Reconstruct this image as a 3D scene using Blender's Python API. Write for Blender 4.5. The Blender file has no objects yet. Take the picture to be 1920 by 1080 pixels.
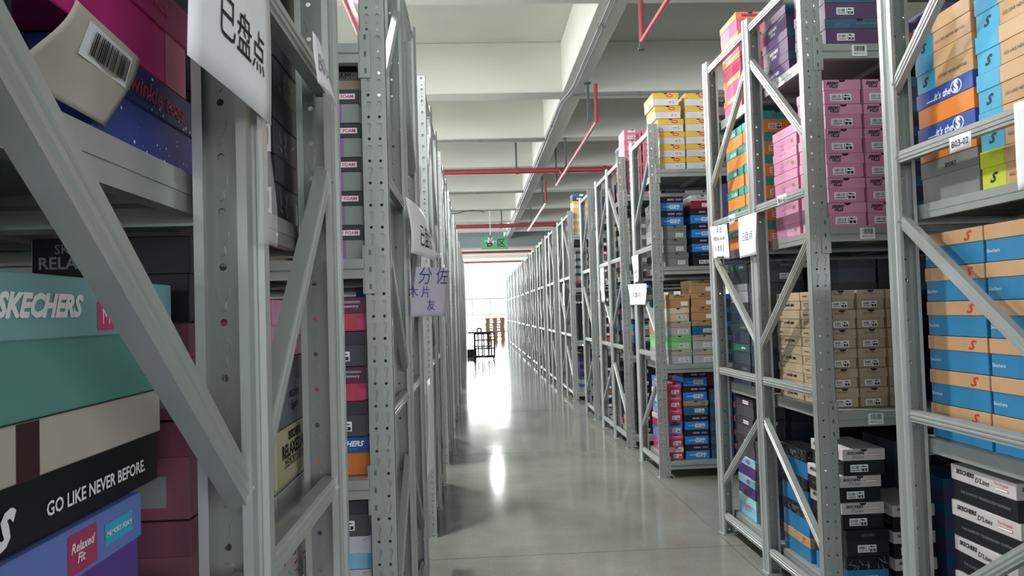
import bpy, bmesh, math, random
from mathutils import Vector, Matrix
from mathutils.geometry import tessellate_polygon
random.seed(7)
SC = bpy.context.scene
COL = SC.collection

# ------------------------------------------------------------------ camera
FPX = 1400.0
YAW, PITCH, ROLL, EYE = 0.0516186, 0.0308818, 0.0302930, 1.5
cam = bpy.data.cameras.new('camera'); co = bpy.data.objects.new('camera', cam); COL.objects.link(co)
cam.sensor_width = 36; cam.lens = FPX / 1920 * 36; cam.clip_start = 0.02; cam.clip_end = 400
f = Vector((math.sin(YAW) * math.cos(PITCH), math.cos(YAW) * math.cos(PITCH), math.sin(PITCH)))
r = Vector((math.cos(YAW), -math.sin(YAW), 0)); u = r.cross(f)
r2 = r * math.cos(ROLL) - u * math.sin(ROLL); u2 = u * math.cos(ROLL) + r * math.sin(ROLL)
m = Matrix((r2, u2, -f)).transposed().to_4x4(); m.translation = Vector((0, 0, EYE))
co.matrix_world = m
SC.camera = co

# ------------------------------------------------------------------ world, daylight, exposure
SC.view_settings.view_transform = 'Standard'; SC.view_settings.look = 'None'
SC.view_settings.gamma = 1; SC.view_settings.use_curve_mapping = False
SC.view_settings.exposure = 0.42
w = bpy.data.worlds.new('sky'); SC.world = w; w.use_nodes = True
bg = w.node_tree.nodes['Background']; bg.inputs[0].default_value = (0.93, 0.97, 1.0, 1); bg.inputs[1].default_value = 1.2

def area(name, loc, rot, sx, sy, power, color):
    l = bpy.data.lights.new(name, 'AREA'); l.shape = 'RECTANGLE'; l.size = sx; l.size_y = sy
    l.energy = power; l.color = color
    o = bpy.data.objects.new(name, l); o.location = loc; o.rotation_euler = rot; COL.objects.link(o)
    return o
P2 = math.pi / 2
XW, YB, YF, ZC = 15.0, -9.0, 54.0, 5.82        # side walls, rear wall, end wall, slab soffit
area('end_window_daylight', (0, YF + 1.2, 2.7), (-P2, 0, 0), 29, 6.4, 7500, (0.97, 0.985, 1.0))
area('left_window_daylight', (-XW - 0.6, 22, 3.2), (0, -P2, 0), 3.6, 60, 9000, (0.96, 0.98, 1.0))
area('right_window_daylight', (XW + 0.6, 22, 3.2), (0, P2, 0), 3.6, 60, 300, (0.96, 0.98, 1.0))
area('rear_window_daylight', (0, YB - 0.6, 3.2), (P2, 0, 0), 26, 3.6, 1250, (0.96, 0.98, 1.0))

# ------------------------------------------------------------------ helpers
def lin(c):
    if isinstance(c, str):
        c = c.lstrip('#'); c = [int(c[i:i + 2], 16) / 255 for i in (0, 2, 4)]
    return tuple(x / 12.92 if x <= 0.04045 else ((x + 0.055) / 1.055) ** 2.4 for x in c)

MATS = {}
def mat(key, color=None, rough=0.55, metal=0.0, noise=0.06, scale=30.0, bump=0.0, spec=0.4, alpha=None, stretch=None):
    if key in MATS: return MATS[key]
    m = bpy.data.materials.new(key); m.use_nodes = True; nt = m.node_tree
    b = nt.nodes['Principled BSDF']
    c = lin(color)
    b.inputs['Roughness'].default_value = rough; b.inputs['Metallic'].default_value = metal
    b.inputs['Specular IOR Level'].default_value = spec
    if noise > 0:
        tc = nt.nodes.new('ShaderNodeTexCoord'); n = nt.nodes.new('ShaderNodeTexNoise'); n.inputs['Scale'].default_value = scale
        n.inputs['Detail'].default_value = 4
        src = tc.outputs['Object']
        if stretch:
            mp = nt.nodes.new('ShaderNodeMapping'); mp.inputs['Scale'].default_value = stretch
            nt.links.new(src, mp.inputs[0]); src = mp.outputs[0]
        nt.links.new(src, n.inputs['Vector'])
        r = nt.nodes.new('ShaderNodeMapRange'); r.inputs['From Min'].default_value = 0.3; r.inputs['From Max'].default_value = 0.7
        r.inputs['To Min'].default_value = 1 - noise; r.inputs['To Max'].default_value = 1 + noise
        nt.links.new(n.outputs[0], r.inputs[0])
        mx = nt.nodes.new('ShaderNodeMix'); mx.data_type = 'RGBA'; mx.blend_type = 'MULTIPLY'; mx.inputs[0].default_value = 1
        mx.inputs[6].default_value = (*c, 1); nt.links.new(r.outputs[0], mx.inputs[7]); nt.links.new(mx.outputs[2], b.inputs['Base Color'])
        if bump > 0:
            bp = nt.nodes.new('ShaderNodeBump'); bp.inputs['Strength'].default_value = bump; bp.inputs['Distance'].default_value = 0.01
            nt.links.new(n.outputs[0], bp.inputs['Height']); nt.links.new(bp.outputs[0], b.inputs['Normal'])
    else:
        b.inputs['Base Color'].default_value = (*c, 1)
    MATS[key] = m
    return m

def cardboard(color, gloss=0.45):
    return mat('card_' + color.strip('#') + ('' if gloss == 0.45 else '_g'), color, rough=gloss, noise=0.04, scale=14)

STEEL = mat('grey_painted_steel', '#a0a6a4', rough=0.3, metal=0.25, noise=0.06, scale=9, bump=0.04, spec=0.5, stretch=(1, 1, 0.3))
PAPER = mat('white_paper', '#eceef2', rough=0.8, noise=0.03, scale=8)
INK = mat('black_ink', '#15161a', rough=0.6, noise=0)

def obj(name, me, parent=None, loc=None):
    o = bpy.data.objects.new(name, me); COL.objects.link(o)
    if parent: o.parent = parent
    if loc is not None: o.location = loc
    return o

def tag(o, label=None, cat=None, group=None, kind=None):
    if label: o['label'] = label
    if cat: o['category'] = cat
    if group: o['group'] = group
    if kind: o['kind'] = kind
    return o

class MB:
    """Collects faces with material slots into one mesh."""
    def __init__(s): s.v = []; s.f = []; s.m = []; s.mats = []; s.sm = []
    def mi(s, m):
        if m not in s.mats: s.mats.append(m)
        return s.mats.index(m)
    def add(s, vs, fs, m, smooth=False):
        b = len(s.v); s.v += [tuple(x) for x in vs]; i = s.mi(m)
        for f in fs: s.f.append([b + k for k in f]); s.m.append(i); s.sm.append(smooth)
    def box(s, lo, hi, m, M=None):
        x0, y0, z0 = lo; x1, y1, z1 = hi
        vs = [Vector(p) for p in ((x0, y0, z0), (x1, y0, z0), (x1, y1, z0), (x0, y1, z0), (x0, y0, z1), (x1, y0, z1), (x1, y1, z1), (x0, y1, z1))]
        if M: vs = [M @ v for v in vs]
        s.add(vs, [(0, 3, 2, 1), (4, 5, 6, 7), (0, 1, 5, 4), (1, 2, 6, 5), (2, 3, 7, 6), (3, 0, 4, 7)], m)
    def bev(s, lo, hi, m, bv=0.0015, M=None):
        bm = bmesh.new(); bmesh.ops.create_cube(bm, size=1)
        for v in bm.verts: v.co = Vector([lo[i] + (v.co[i] + .5) * (hi[i] - lo[i]) for i in range(3)])
        bmesh.ops.bevel(bm, geom=list(bm.edges), offset=bv, segments=1, affect='EDGES')
        bm.verts.index_update()
        vs = [v.co.copy() for v in bm.verts]
        if M: vs = [M @ v for v in vs]
        s.add(vs, [[v.index for v in f.verts] for f in bm.faces], m); bm.free()
    def ribbon(s, pts, a, b, t, m, close_ends=True, T=None):
        """open profile pts (2D), thickened by t, extruded from z=a to z=b; T maps (x,y,z)."""
        n = len(pts); off = []
        for i in range(n):
            d = Vector((0, 0))
            if i > 0: e = (Vector(pts[i]) - Vector(pts[i - 1])).normalized(); d += Vector((-e.y, e.x))
            if i < n - 1: e = (Vector(pts[i + 1]) - Vector(pts[i])).normalized(); d += Vector((-e.y, e.x))
            d.normalize(); off.append(Vector(pts[i]) + d * t)
        loop = [Vector(p) for p in pts] + off[::-1]; k = len(loop)
        vs = [Vector((p.x, p.y, a)) for p in loop] + [Vector((p.x, p.y, b)) for p in loop]
        if T: vs = [T @ v for v in vs]
        fs = [(i, (i + 1) % k, k + (i + 1) % k, k + i) for i in range(k)]
        for i in range(n - 1):
            fs.append((i, i + 1, k - 2 - i, k - 1 - i)); fs.append((k + i, k + i + 1, 2 * k - 2 - i, 2 * k - 1 - i))
        s.add(vs, fs, m)
    def tube(s, p0, p1, rad, m, seg=12, cap=True, rad1=None):
        p0 = Vector(p0); p1 = Vector(p1); d = (p1 - p0).normalized()
        a = d.orthogonal().normalized(); b = d.cross(a); rr = rad if rad1 is None else rad1
        vs = [p0 + (a * math.cos(2 * math.pi * i / seg) + b * math.sin(2 * math.pi * i / seg)) * rad for i in range(seg)]
        vs += [p1 + (a * math.cos(2 * math.pi * i / seg) + b * math.sin(2 * math.pi * i / seg)) * rr for i in range(seg)]
        s.add(vs, [(i, (i + 1) % seg, seg + (i + 1) % seg, seg + i) for i in range(seg)], m, True)
        if cap: s.add(vs, [tuple(range(seg))[::-1], tuple(range(seg, 2 * seg))], m)
    def mesh(s, name):
        me = bpy.data.meshes.new(name); me.from_pydata(s.v, [], s.f)
        for x in s.mats: me.materials.append(x)
        me.polygons.foreach_set('material_index', s.m); me.polygons.foreach_set('use_smooth', s.sm); me.update()
        return me
    def build(s, name, parent=None, loc=None): return obj(name, s.mesh(name), parent, loc)

# ---- lettering
TXT = {}
def glyphs(text, bold=0.0, shear=0.0):
    k = (text, bold, shear)
    if k in TXT: return TXT[k]
    cu = bpy.data.curves.new('lettering', 'FONT'); cu.body = text; cu.size = 1; cu.resolution_u = 2
    cu.offset = bold; cu.shear = shear; cu.space_line = 0.85
    o = bpy.data.objects.new('lettering', cu); COL.objects.link(o)
    bpy.context.view_layer.update()
    me = o.evaluated_get(bpy.context.evaluated_depsgraph_get()).to_mesh()
    vs = [(v.co.x, v.co.y) for v in me.vertices]; fs = [tuple(p.vertices) for p in me.polygons]
    o.evaluated_get(bpy.context.evaluated_depsgraph_get()).to_mesh_clear()
    bpy.data.objects.remove(o); bpy.data.curves.remove(cu)
    if vs:
        x0 = min(v[0] for v in vs); x1 = max(v[0] for v in vs); y0 = min(v[1] for v in vs); y1 = max(v[1] for v in vs)
        vs = [((x - (x0 + x1) / 2), (y - (y0 + y1) / 2)) for x, y in vs]
        wd, ht = x1 - x0, y1 - y0
    else: wd = ht = 1
    TXT[k] = (vs, fs, wd, ht)
    return TXT[k]

class Face:
    """A flat frame to draw on: origin O, right R, up U, outward N."""
    def __init__(s, mb, O, R, U, off=0.0006): s.mb = mb; s.O = Vector(O); s.R = Vector(R); s.U = Vector(U); s.N = s.R.cross(s.U); s.off = off
    def P(s, u, v, k=1): return s.O + s.R * u + s.U * v + s.N * s.off * k
    def rect(s, u, v, w, h, m, k=1):
        s.mb.add([s.P(u - w / 2, v - h / 2, k), s.P(u + w / 2, v - h / 2, k), s.P(u + w / 2, v + h / 2, k), s.P(u - w / 2, v + h / 2, k)], [(0, 1, 2, 3)], m)
    def poly(s, pts, m, k=1): s.mb.add([s.P(a, b, k) for a, b in pts], [tuple(range(len(pts)))], m)
    def text(s, t, u, v, w, m, k=2, bold=0.0, shear=0.0, h=None, rot=0):
        vs, fs, wd, ht = glyphs(t, bold, shear); sc = w / wd; sy = sc if h is None else h / ht
        c, si = math.cos(rot), math.sin(rot)
        s.mb.add([s.P(u + x * sc * c - y * sy * si, v + x * sc * si + y * sy * c, k) for x, y in vs], fs, m)
    def bars(s, u, v, w, h, m, n=16, k=2, seed=0):
        rn = random.Random(seed); x = u - w / 2; st = w / n
        for i in range(n):
            s.rect(x + st * (i + .5), v, st * rn.choice((.3, .5, .75)), h, m, k)
    def disc(s, u, v, ru, rv, m, k=1, n=14, a0=0, a1=2 * math.pi):
        s.poly([(u + ru * math.cos(a0 + (a1 - a0) * i / n), v + rv * math.sin(a0 + (a1 - a0) * i / n)) for i in range(n + (1 if a1 - a0 < 6 else 0))], m, k)

# ------------------------------------------------------------------ the hall
def struct(mb, name): return tag(mb.build(name), kind='structure')

# polished concrete floor with saw-cut joints
fm = bpy.data.materials.new('polished_concrete'); fm.use_nodes = True; nt = fm.node_tree; B = nt.nodes['Principled BSDF']
N = nt.nodes.new; LK = nt.links.new
tc = N('ShaderNodeTexCoord')
n1 = N('ShaderNodeTexNoise'); n1.inputs['Scale'].default_value = 1.3; n1.inputs['Detail'].default_value = 8; n1.inputs['Roughness'].default_value = 0.65
n2 = N('ShaderNodeTexNoise'); n2.inputs['Scale'].default_value = 60; n2.inputs['Detail'].default_value = 5
LK(tc.outputs['Object'], n1.inputs[0]); LK(tc.outputs['Object'], n2.inputs[0])
cr = N('ShaderNodeValToRGB'); cr.color_ramp.elements[0].position = 0.3; cr.color_ramp.elements[1].position = 0.72
cr.color_ramp.elements[0].color = (*lin('#72746d'), 1); cr.color_ramp.elements[1].color = (*lin('#8a8c84'), 1)
LK(n1.outputs[0], cr.inputs[0])
m2 = N('ShaderNodeMix'); m2.data_type = 'RGBA'; m2.blend_type = 'MULTIPLY'; m2.inputs[0].default_value = 0.35
LK(cr.outputs[0], m2.inputs[6]); LK(n2.outputs[0], m2.inputs[7])
LK(m2.outputs[2], B.inputs['Base Color'])
rr = N('ShaderNodeMapRange'); rr.inputs['To Min'].default_value = 0.07; rr.inputs['To Max'].default_value = 0.17
LK(n1.outputs[0], rr.inputs[0]); LK(rr.outputs[0], B.inputs['Roughness'])
bp = N('ShaderNodeBump'); bp.inputs['Strength'].default_value = 0.08; bp.inputs['Distance'].default_value = 0.004
LK(n1.outputs[0], bp.inputs['Height']); LK(bp.outputs[0], B.inputs['Normal'])
B.inputs['Specular IOR Level'].default_value = 0.32
MATS['floor'] = fm
JOINT = mat('joint_filler', '#4c4e4b', rough=0.8, noise=0)
fl = MB(); fl.box((-XW - 2, YB - 2, -0.25), (XW + 2, YF + 6, 0), fm); struct(fl, 'floor')
jt = MB()
yy = [-1.2, 1.6, 4.62, 7.93, 11.2, 14.4, 17.6, 20.8, 24, 27.2, 30.4, 33.6, 36.8, 40, 43.2]
for y in yy: jt.box((-XW, y - .003, -0.01), (XW, y + .003, 0.0006), JOINT)
for x in (-6.9, 1.555, 10): jt.box((x - .003, YB, -0.01), (x + .003, YF, 0.0008), JOINT)
struct(jt, 'trim_1')

WALL = mat('painted_plaster', '#c9cdc4', rough=0.85, noise=0.03, scale=2)
CEIL = mat('painted_concrete_ceiling', '#d3d5cb', rough=0.85, noise=0.03, scale=1.2)
c = MB(); c.box((-XW, YB, ZC), (XW, YF, ZC + .2), CEIL); struct(c, 'ceiling')
ZB = 5.0; BW = 0.42
ybeams = [-7.3, -4.2, -1.1, 1.95, 4.95, 8.0, 11.86, 14.99, 18.0, 21.6, 25.4, 28.9, 32.4, 38.6, 42, 45.5, 49, 52.4]
for i, y in enumerate(ybeams):
    b = MB(); b.bev((-XW, y, ZB), (XW, y + BW, ZC), CEIL, 0.012); tag(b.build('ceiling_beam'), kind='structure')
for x in (-6.95, 1.52, 10.0):
    b = MB(); b.bev((x, YB, ZB + .001), (x + .35, 36.0, ZC), CEIL, 0.012); tag(b.build('ceiling_beam'), kind='structure')
DROP = mat('grey_beam_paint', '#8f9a9c', rough=0.8, noise=0.03, scale=2)
b = MB(); b.bev((-XW, 36.0, 4.62), (XW, 36.5, ZC), DROP, 0.012); tag(b.build('ceiling_beam'), kind='structure')
# walls with window openings
def wall_x(name, x, x1, yb, yf, openings, z0, z1):
    b = MB(); b.box((x, yb, 0), (x1, yf, z0), WALL); b.box((x, yb, z1), (x1, yf, ZC + .2), WALL)
    y = yb
    for a, c in openings: b.box((x, y, z0), (x1, a, z1), WALL); y = c
    b.box((x, y, z0), (x1, yf, z1), WALL); return struct(b, name)
ops = [(YB + 1 + 6.2 * i, YB + 6.4 + 6.2 * i) for i in range(10)]
wall_x('wall_left', -XW - .25, -XW, YB, YF, ops, 1.2, 4.9)
wall_x('wall_right', XW, XW + .25, YB, YF, ops, 1.2, 4.9)
b = MB(); b.box((-XW, YB - .25, 0), (XW, YB, 1.2), WALL); b.box((-XW, YB - .25, 4.9), (XW, YB, ZC + .2), WALL)
for x in (-XW, -9, -2, 5, 12): b.box((x, YB - .25, 1.2), (x + 1.2, YB, 4.9), WALL)
struct(b, 'wall_rear')
# end wall: glazing to the soffit, thin mullions and rails
b = MB(); b.box((-XW, YF, 5.22), (XW, YF + .2, ZC + .2), WALL); b.box((-XW, YF, 0), (-9, YF + .2, 5.22), WALL); b.box((9.5, YF, 0), (XW, YF + .2, 5.22), WALL)
struct(b, 'wall_far')
MULL = mat('window_frame_grey', '#9aa2a6', rough=0.5, noise=0)
glass = bpy.data.materials.new('window_glass'); glass.use_nodes = True; g = glass.node_tree
for nn in list(g.nodes): g.nodes.remove(nn)
go = g.nodes.new('ShaderNodeOutputMaterial'); gm = g.nodes.new('ShaderNodeMixShader'); gt = g.nodes.new('ShaderNodeBsdfTransparent'); gg = g.nodes.new('ShaderNodeBsdfGlossy')
gm.inputs[0].default_value = 0.05; gg.inputs['Roughness'].default_value = 0.02
g.links.new(gt.outputs[0], gm.inputs[1]); g.links.new(gg.outputs[0], gm.inputs[2]); g.links.new(gm.outputs[0], go.inputs[0])
win = bpy.data.objects.new('window_1', None); COL.objects.link(win); win.location = (0, YF, 0); tag(win, kind='structure')
b = MB()
for z, t in ((0.04, .08), (1.28, .05), (2.45, .09), (5.16, .1)): b.box((-9, .03, z - t / 2), (9.5, .1, z + t / 2), MULL)
x = -9
while x < 9.6: b.box((x - .03, .02, 1.28), (x + .03, .11, 2.45), MULL); x += 1.27
for x in (-9, -4.4, -.95, 3.2, 9.45): b.box((x - .04, .01, 0), (x + .04, .12, 5.2), MULL)
b.build('window_frame', win)
b = MB(); b.box((-9, .06, .05), (9.5, .066, 5.2), glass); b.build('window_pane', win)
# ground beyond the end glazing
GR = mat('pale_paving', '#d9dbd6', rough=0.9, noise=0.05, scale=1)

# ------------------------------------------------------------------ racks
PW, PD, RH = 0.09, 0.07, 3.12         # post face width, depth, rack height
PITCH_Z = 0.078
def upright_mesh(holes=True):
    mb = MB(); n = int(RH / PITCH_Z); t = 0.002
    if holes:
        outer = [(-.045, 0), (.045, 0), (.045, PITCH_Z), (-.045, PITCH_Z)]
        rounds = [[(sx * .019 + .0055 * math.cos(a * math.pi / 4), .014 + .0055 * math.sin(a * math.pi / 4)) for a in range(8)] for sx in (-1, 1)]
        comma = [(-.009, .064), (-.004, .070), (.005, .069), (.009, .062), (.0085, .052), (.0045, .044), (.004, .033), (.000, .028), (-.004, .033), (-.003, .044), (-.008, .053)]
        slots = [[(sx * (.019 + 0) + sx * px, pz) for px, pz in comma] for sx in (-1, 1)]
        allh = rounds + slots
        polys = [outer] + allh
        tr = tessellate_polygon([[Vector((a, b, 0)) for a, b in p] for p in polys])
        flat = [p for q in polys for p in q]
        for c in range(n):
            z = c * PITCH_Z
            for y in (0, t): mb.add([(a, y, b + z) for a, b in flat], tr, STEEL)
            for h in allh:
                k = len(h); isr = k == 8; d = t if isr else .005
                vs = [(a, 0, b + z) for a, b in h] + [(a, d, b + z) for a, b in h]
                mb.add(vs, [(i, (i + 1) % k, k + (i + 1) % k, k + i) for i in range(k)], STEEL)
                if not isr: mb.add([(a, d, b + z) for a, b in h], [tuple(range(k))], STEEL)
        mb.box((-.045, 0, n * PITCH_Z), (.045, t, RH), STEEL)
    else:
        mb.box((-.045, 0, 0), (.045, t, RH), STEEL)
    for s in (-1, 1):
        pr = [(s * .045, 0), (s * .045, .024), (s * .038, .030), (s * .038, .038), (s * .035, .042), (s * .035, .067), (s * .022, .067)]
        mb.ribbon(pr, 0, RH, .0018 * s, STEEL)
    mb.box((-.05, -.004, 0), (.05, .075, .006), STEEL)
    return mb.mesh('upright')
UP = upright_mesh(True)
UP_PLAIN = upright_mesh(False)

BR = {}
def brace_mesh(dy, dz, s):
    """channel between (0,0) and (dy,dz) in the frame plane; ribbed face toward the aisle (side s: aisle at -s x)."""
    k = (round(dy, 3), round(dz, 3), s)
    if k in BR: return BR[k]
    L = math.hypot(dy, dz); mb = MB(); e = Vector((0, dy / L, dz / L)); n = Vector((0, -dz / L, dy / L)); a = Vector((-s, 0, 0))
    T = Matrix((n, a, e)).transposed().to_4x4()
    pr = [(-.0215, -.026), (-.0215, 0), (-.012, 0), (-.010, .0035), (-.004, .0035), (-.002, .001), (.002, .001), (.004, .0035), (.010, .0035), (.012, 0), (.0215, 0), (.0215, -.026)]
    mb.ribbon(pr, -.012, L + .012, -.0016, STEEL, T=T)
    for q in (0.012, L - .012): mb.tube(T @ Vector((0, .001, q)), T @ Vector((0, .010, q)), .006, STEEL, 6)
    BR[k] = mb.mesh('brace'); return BR[k]

SH = {}
RIB = mat('shelf_deck_steel', '#8b9492', rough=0.45, metal=0.2, noise=0.05, scale=6)
def shelf_meshes(depth, L, s, plates=True):
    k = (round(depth, 3), L, s, plates)
    if k in SH: return SH[k]
    d = MB(); xa, xb = sorted((s * .062, s * (L - .062)))
    d.box((xa, .03, -.022), (xb, depth - .03, 0), RIB)
    # end channels that carry the deck, ribs below it
    for x in (s * .060, s * (L - .060)):
        d.box((x - .012, .01, -.055), (x + .012, depth - .01, -.0005), STEEL)
        d.box((x - .014, .012, -.030), (x + .014, depth - .012, -.022), STEEL)
    nx = 5
    for i in range(1, nx):
        x = s * (L * i / nx); d.box((x - .02, .03, -.05), (x + .02, depth - .03, -.022), STEEL)
    bm_ = MB(); xa, xb = sorted((s * .047, s * (L - .047)))
    pr = [(-.004, -.070), (-.004, -.040), (-.010, -.034), (-.010, -.004), (-.004, -.003), (.020, -.003), (.020, -.014)]
    T = Matrix(((0, 0, 1, 0), (1, 0, 0, 0), (0, 1, 0, 0), (0, 0, 0, 1)))
    bm_.ribbon(pr, xa, xb, .002, STEEL, T=T)
    bm_.box((xa, 0, -.070), (xb, .03, -.066), STEEL)
    for x in ((xa, xb) if plates else ()):
        q = 1 if x == xa else -1
        lo, hi = sorted((x, x - q * .040))
        bm_.bev((lo, -.0075, -.125), (hi, -.0035, .045), STEEL, .0015)
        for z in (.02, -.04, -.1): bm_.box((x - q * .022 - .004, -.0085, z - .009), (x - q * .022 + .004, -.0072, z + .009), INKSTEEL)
        lo, hi = sorted((x, x + q * .004)); bm_.box((lo, -.0075, -.125), (hi, .02, .045), STEEL)
    SH[k] = (d.mesh('shelf'), bm_.mesh('beam')); return SH[k]
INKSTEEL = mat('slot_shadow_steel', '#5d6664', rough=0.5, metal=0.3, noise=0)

RL = [0.145, 0.985, 1.850, 2.715]      # right-hand shelf levels
LL = [0.145, 0.935, 1.700, 2.460]
XR, XL = 1.625, -0.332                 # centre of the aisle-side posts
def rack(side, posts, label, L=2.3, bays=1, levels=None, group=None, plain=False):
    s = 1 if side == 'R' else -1
    levels = levels or (RL if s > 0 else LL)
    x0 = XR if s > 0 else XL
    root = bpy.data.objects.new('storage_rack', None); COL.objects.link(root); root.location = (x0, posts[0], 0)
    tag(root, label, 'storage rack', group)
    n = len(posts); y0 = posts[0]
    um = UP_PLAIN if plain else UP
    for fx in [s * L * k for k in range(bays + 1)]:
        for i, y in enumerate(posts):
            o = obj('upright', um, root, (fx, y - y0, 0))
            if i > 0: o.rotation_euler.z = math.pi
        for i in range(n - 1):
            a, b = posts[i] - y0 + (.062 if i == 0 else .01), posts[i + 1] - y0 - .05
            if i == 1: a = posts[i] - y0 + .0
            ctr_first = (i == 1) or n == 2      # the 'centre' post is at a
            ax = fx - s * .0
            for z in ((0.12, 1.07, 2.03, 3.06) if s > 0 else (0.12, 1.14, 2.0, 3.06)):
                obj('brace', brace_mesh(b - a, 0, s), root, (ax - s * .028, a, z))
            for zo, zc in ((.34, .85), (1.80, 1.27), (2.30, 2.87)):
                za, zb = (zc, zo) if ctr_first else (zo, zc)
                obj('brace', brace_mesh(b - a, zb - za, s), root, (ax - s * .028, a, za))
    for i in range(n - 1):
        a, b = posts[i] - y0, posts[i + 1] - y0
        dk, bmm = shelf_meshes(b - a, L, s)
        front = bmm if i == 0 else shelf_meshes(b - a, L, s, False)[1]
        for z in levels:
            for k in range(bays):
                sh = obj('shelf', dk, root, (s * L * k, a, z))
                obj('beam', front, sh)
                o = obj('beam', bmm, sh); o.location = (s * L, b - a, 0); o.rotation_euler.z = math.pi
    return root

R0 = rack('R', [1.20, 2.00, 2.76], 'grey steel rack at the right edge with the B03-02 card', bays=2)
R1 = rack('R', [3.41, 4.17, 4.91], 'grey steel rack with the B03-01 card and two white notices', bays=2)
R2 = rack('R', [6.49, 7.29], 'narrow grey steel rack with tall yellow-lidded stack on top', bays=2)
R3 = rack('R', [7.90, 8.66, 9.44], 'grey steel rack with a tall pink stack on top', bays=2)
R4 = rack('R', [10.04, 10.85], 'narrow grey steel rack just behind the pink-topped rack')
R5 = rack('R', [12.19, 13.06, 13.83], 'right grey steel rack with small yellow stack on top')
ORD = ['first', 'second', 'third', 'fourth', 'fifth', 'sixth', 'seventh', 'eighth', 'ninth', 'tenth', 'eleventh', 'twelfth', 'thirteenth', 'fourteenth', 'fifteenth', 'sixteenth', 'seventeenth']
def dup(root, dy, label):
    r_ = root.copy(); COL.objects.link(r_); r_.location.y += dy; r_['label'] = label; r_['group'] = 'racks receding along the aisle'
    for ch in list(root.children):
        c_ = ch.copy(); COL.objects.link(c_); c_.parent = r_
        for g_ in list(ch.children):
            d_ = g_.copy(); COL.objects.link(d_); d_.parent = c_
    return r_
R6 = rack('R', [14.65, 15.45, 16.2], 'grey steel rack seventh from the camera on the right', group='racks receding along the aisle')
RY = [14.65]
for k in range(1, 10):
    y = 14.65 + 2.25 * k; RY.append(y)
    dup(R6, 2.25 * k, f'grey steel rack {ORD[6 + k]} from the camera on the right')
L0 = rack('L', [0.30, 1.07, 1.67], 'nearest grey steel rack at left with a white paper notice', bays=2)
L1 = rack('L', [2.63, 3.45, 4.22], 'second grey steel rack on the left of the aisle', bays=2)
L2 = rack('L', [5.06, 5.86, 6.65], 'grey steel rack third from the camera on the left', group='racks receding along the aisle')
LY = [5.06]
for k in range(1, 9):
    y = 5.06 + 2.4 * k; LY.append(y)
    dup(L2, 2.4 * k, f'grey steel rack {ORD[2 + k]} from the camera on the left')

# location plates on the beams
def plate(root, seg, level, text, x):
    sh = [c for c in root.children if c.name.startswith('shelf')][(seg * 4 + level) * 2]
    mb = MB(); mb.box((-.036, -.0022, -.026), (.036, -.0004, .026), PAPER)
    fc = Face(mb, (0, -.0022, 0), (1, 0, 0), (0, 0, 1), .0004)
    fc.bars(0, .009, .052, .026, INK, 22, seed=level); fc.text(text, 0, -.014, .05, INK, bold=.012)
    o = mb.build('barcode_plate', sh, (x, -.0102, -.036)); o['label'] = 'white barcode plate reading ' + text
for i, lv in enumerate((1, 2, 3)): plate(R1, 0, lv, f'B03-01-{lv + 1}-1', .225)

# ------------------------------------------------------------------ shoe boxes
WHT = mat('white_print', '#e9ebee', rough=0.5, noise=0)
PNK = mat('pink_print', '#d3447c', rough=0.5, noise=0)
RED = mat('red_print', '#c03a2c', rough=0.5, noise=0)
CYAN = mat('cyan_print', '#3aa6cf', rough=0.5, noise=0)
LIME = mat('lime_print', '#b9c92c', rough=0.5, noise=0)
ORG = mat('orange_print', '#e8862f', rough=0.5, noise=0)
YEL = mat('yellow_print', '#e8c23a', rough=0.5, noise=0)
GRN = mat('green_print', '#57a77f', rough=0.5, noise=0)
GREYP = mat('grey_print', '#8d8f92', rough=0.5, noise=0)
SKYB = mat('sky_blue_print', '#2f86cf', rough=0.5, noise=0)
TEALP = mat('teal_print', '#3d9a9a', rough=0.5, noise=0)
PURP = mat('purple_print', '#8a6aa8', rough=0.5, noise=0)
NAVY = mat('navy_print', '#1f2a4c', rough=0.5, noise=0)
MARO = mat('rose_print', '#a83a62', rough=0.5, noise=0)

# element: (part 'l'/'b', faces 'S'ides / 'E'nds / 'A'll, drawing function(face, half-width, height))
def T(t, u, v, w, m, **k): return lambda F, W, H: F.text(t, u * W, v * H, w * W * 2, m, **k)
def RC(u, v, w, h, m, k=1): return lambda F, W, H: F.rect(u * W, v * H, w * W * 2, h * H, m, k)
def DS(u, v, a, b, m, k=1): return lambda F, W, H: F.disc(u * W, v * H, a * W * 2, b * H, m, k)
def BARS(u, v, w, h, m, n=14): return lambda F, W, H: F.bars(u * W, v * H, w * W * 2, h * H, m, n)
def LINES(u, v, w, n, m):
    def go(F, W, H):
        for i in range(n): F.rect((u + .06 * (i % 2)) * W, (v - i * .13) * H, w * W * 2 * (1 - .2 * (i % 3)), .03 * H, m)
    return go
def SPECK(m, n, seed, a=.012):
    def go(F, W, H):
        rn = random.Random(seed)
        for i in range(n):
            x, y = rn.uniform(-.92, .92) * W, rn.uniform(.06, .94) * H; q = a * rn.uniform(.1, .5)
            F.rect(x, y, q, q, m)
    return go
def SCRIB(m, n, seed):
    def go(F, W, H):
        rn = random.Random(seed)
        for i in range(n):
            x, y = rn.uniform(-.9, .9) * W, rn.uniform(.1, .9) * H; a = rn.uniform(0, 3.1); l = rn.uniform(.008, .02); t = .0022
            cx, sx = math.cos(a), math.sin(a)
            pts = [(max(-W, min(W, x + cx * p - sx * q)), max(0, min(H, y + sx * p + cx * q))) for p, q in ((-l, -t), (l, -t * .3), (l, t * .3), (-l, t))]
            F.poly(pts, m)
    return go

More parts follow.
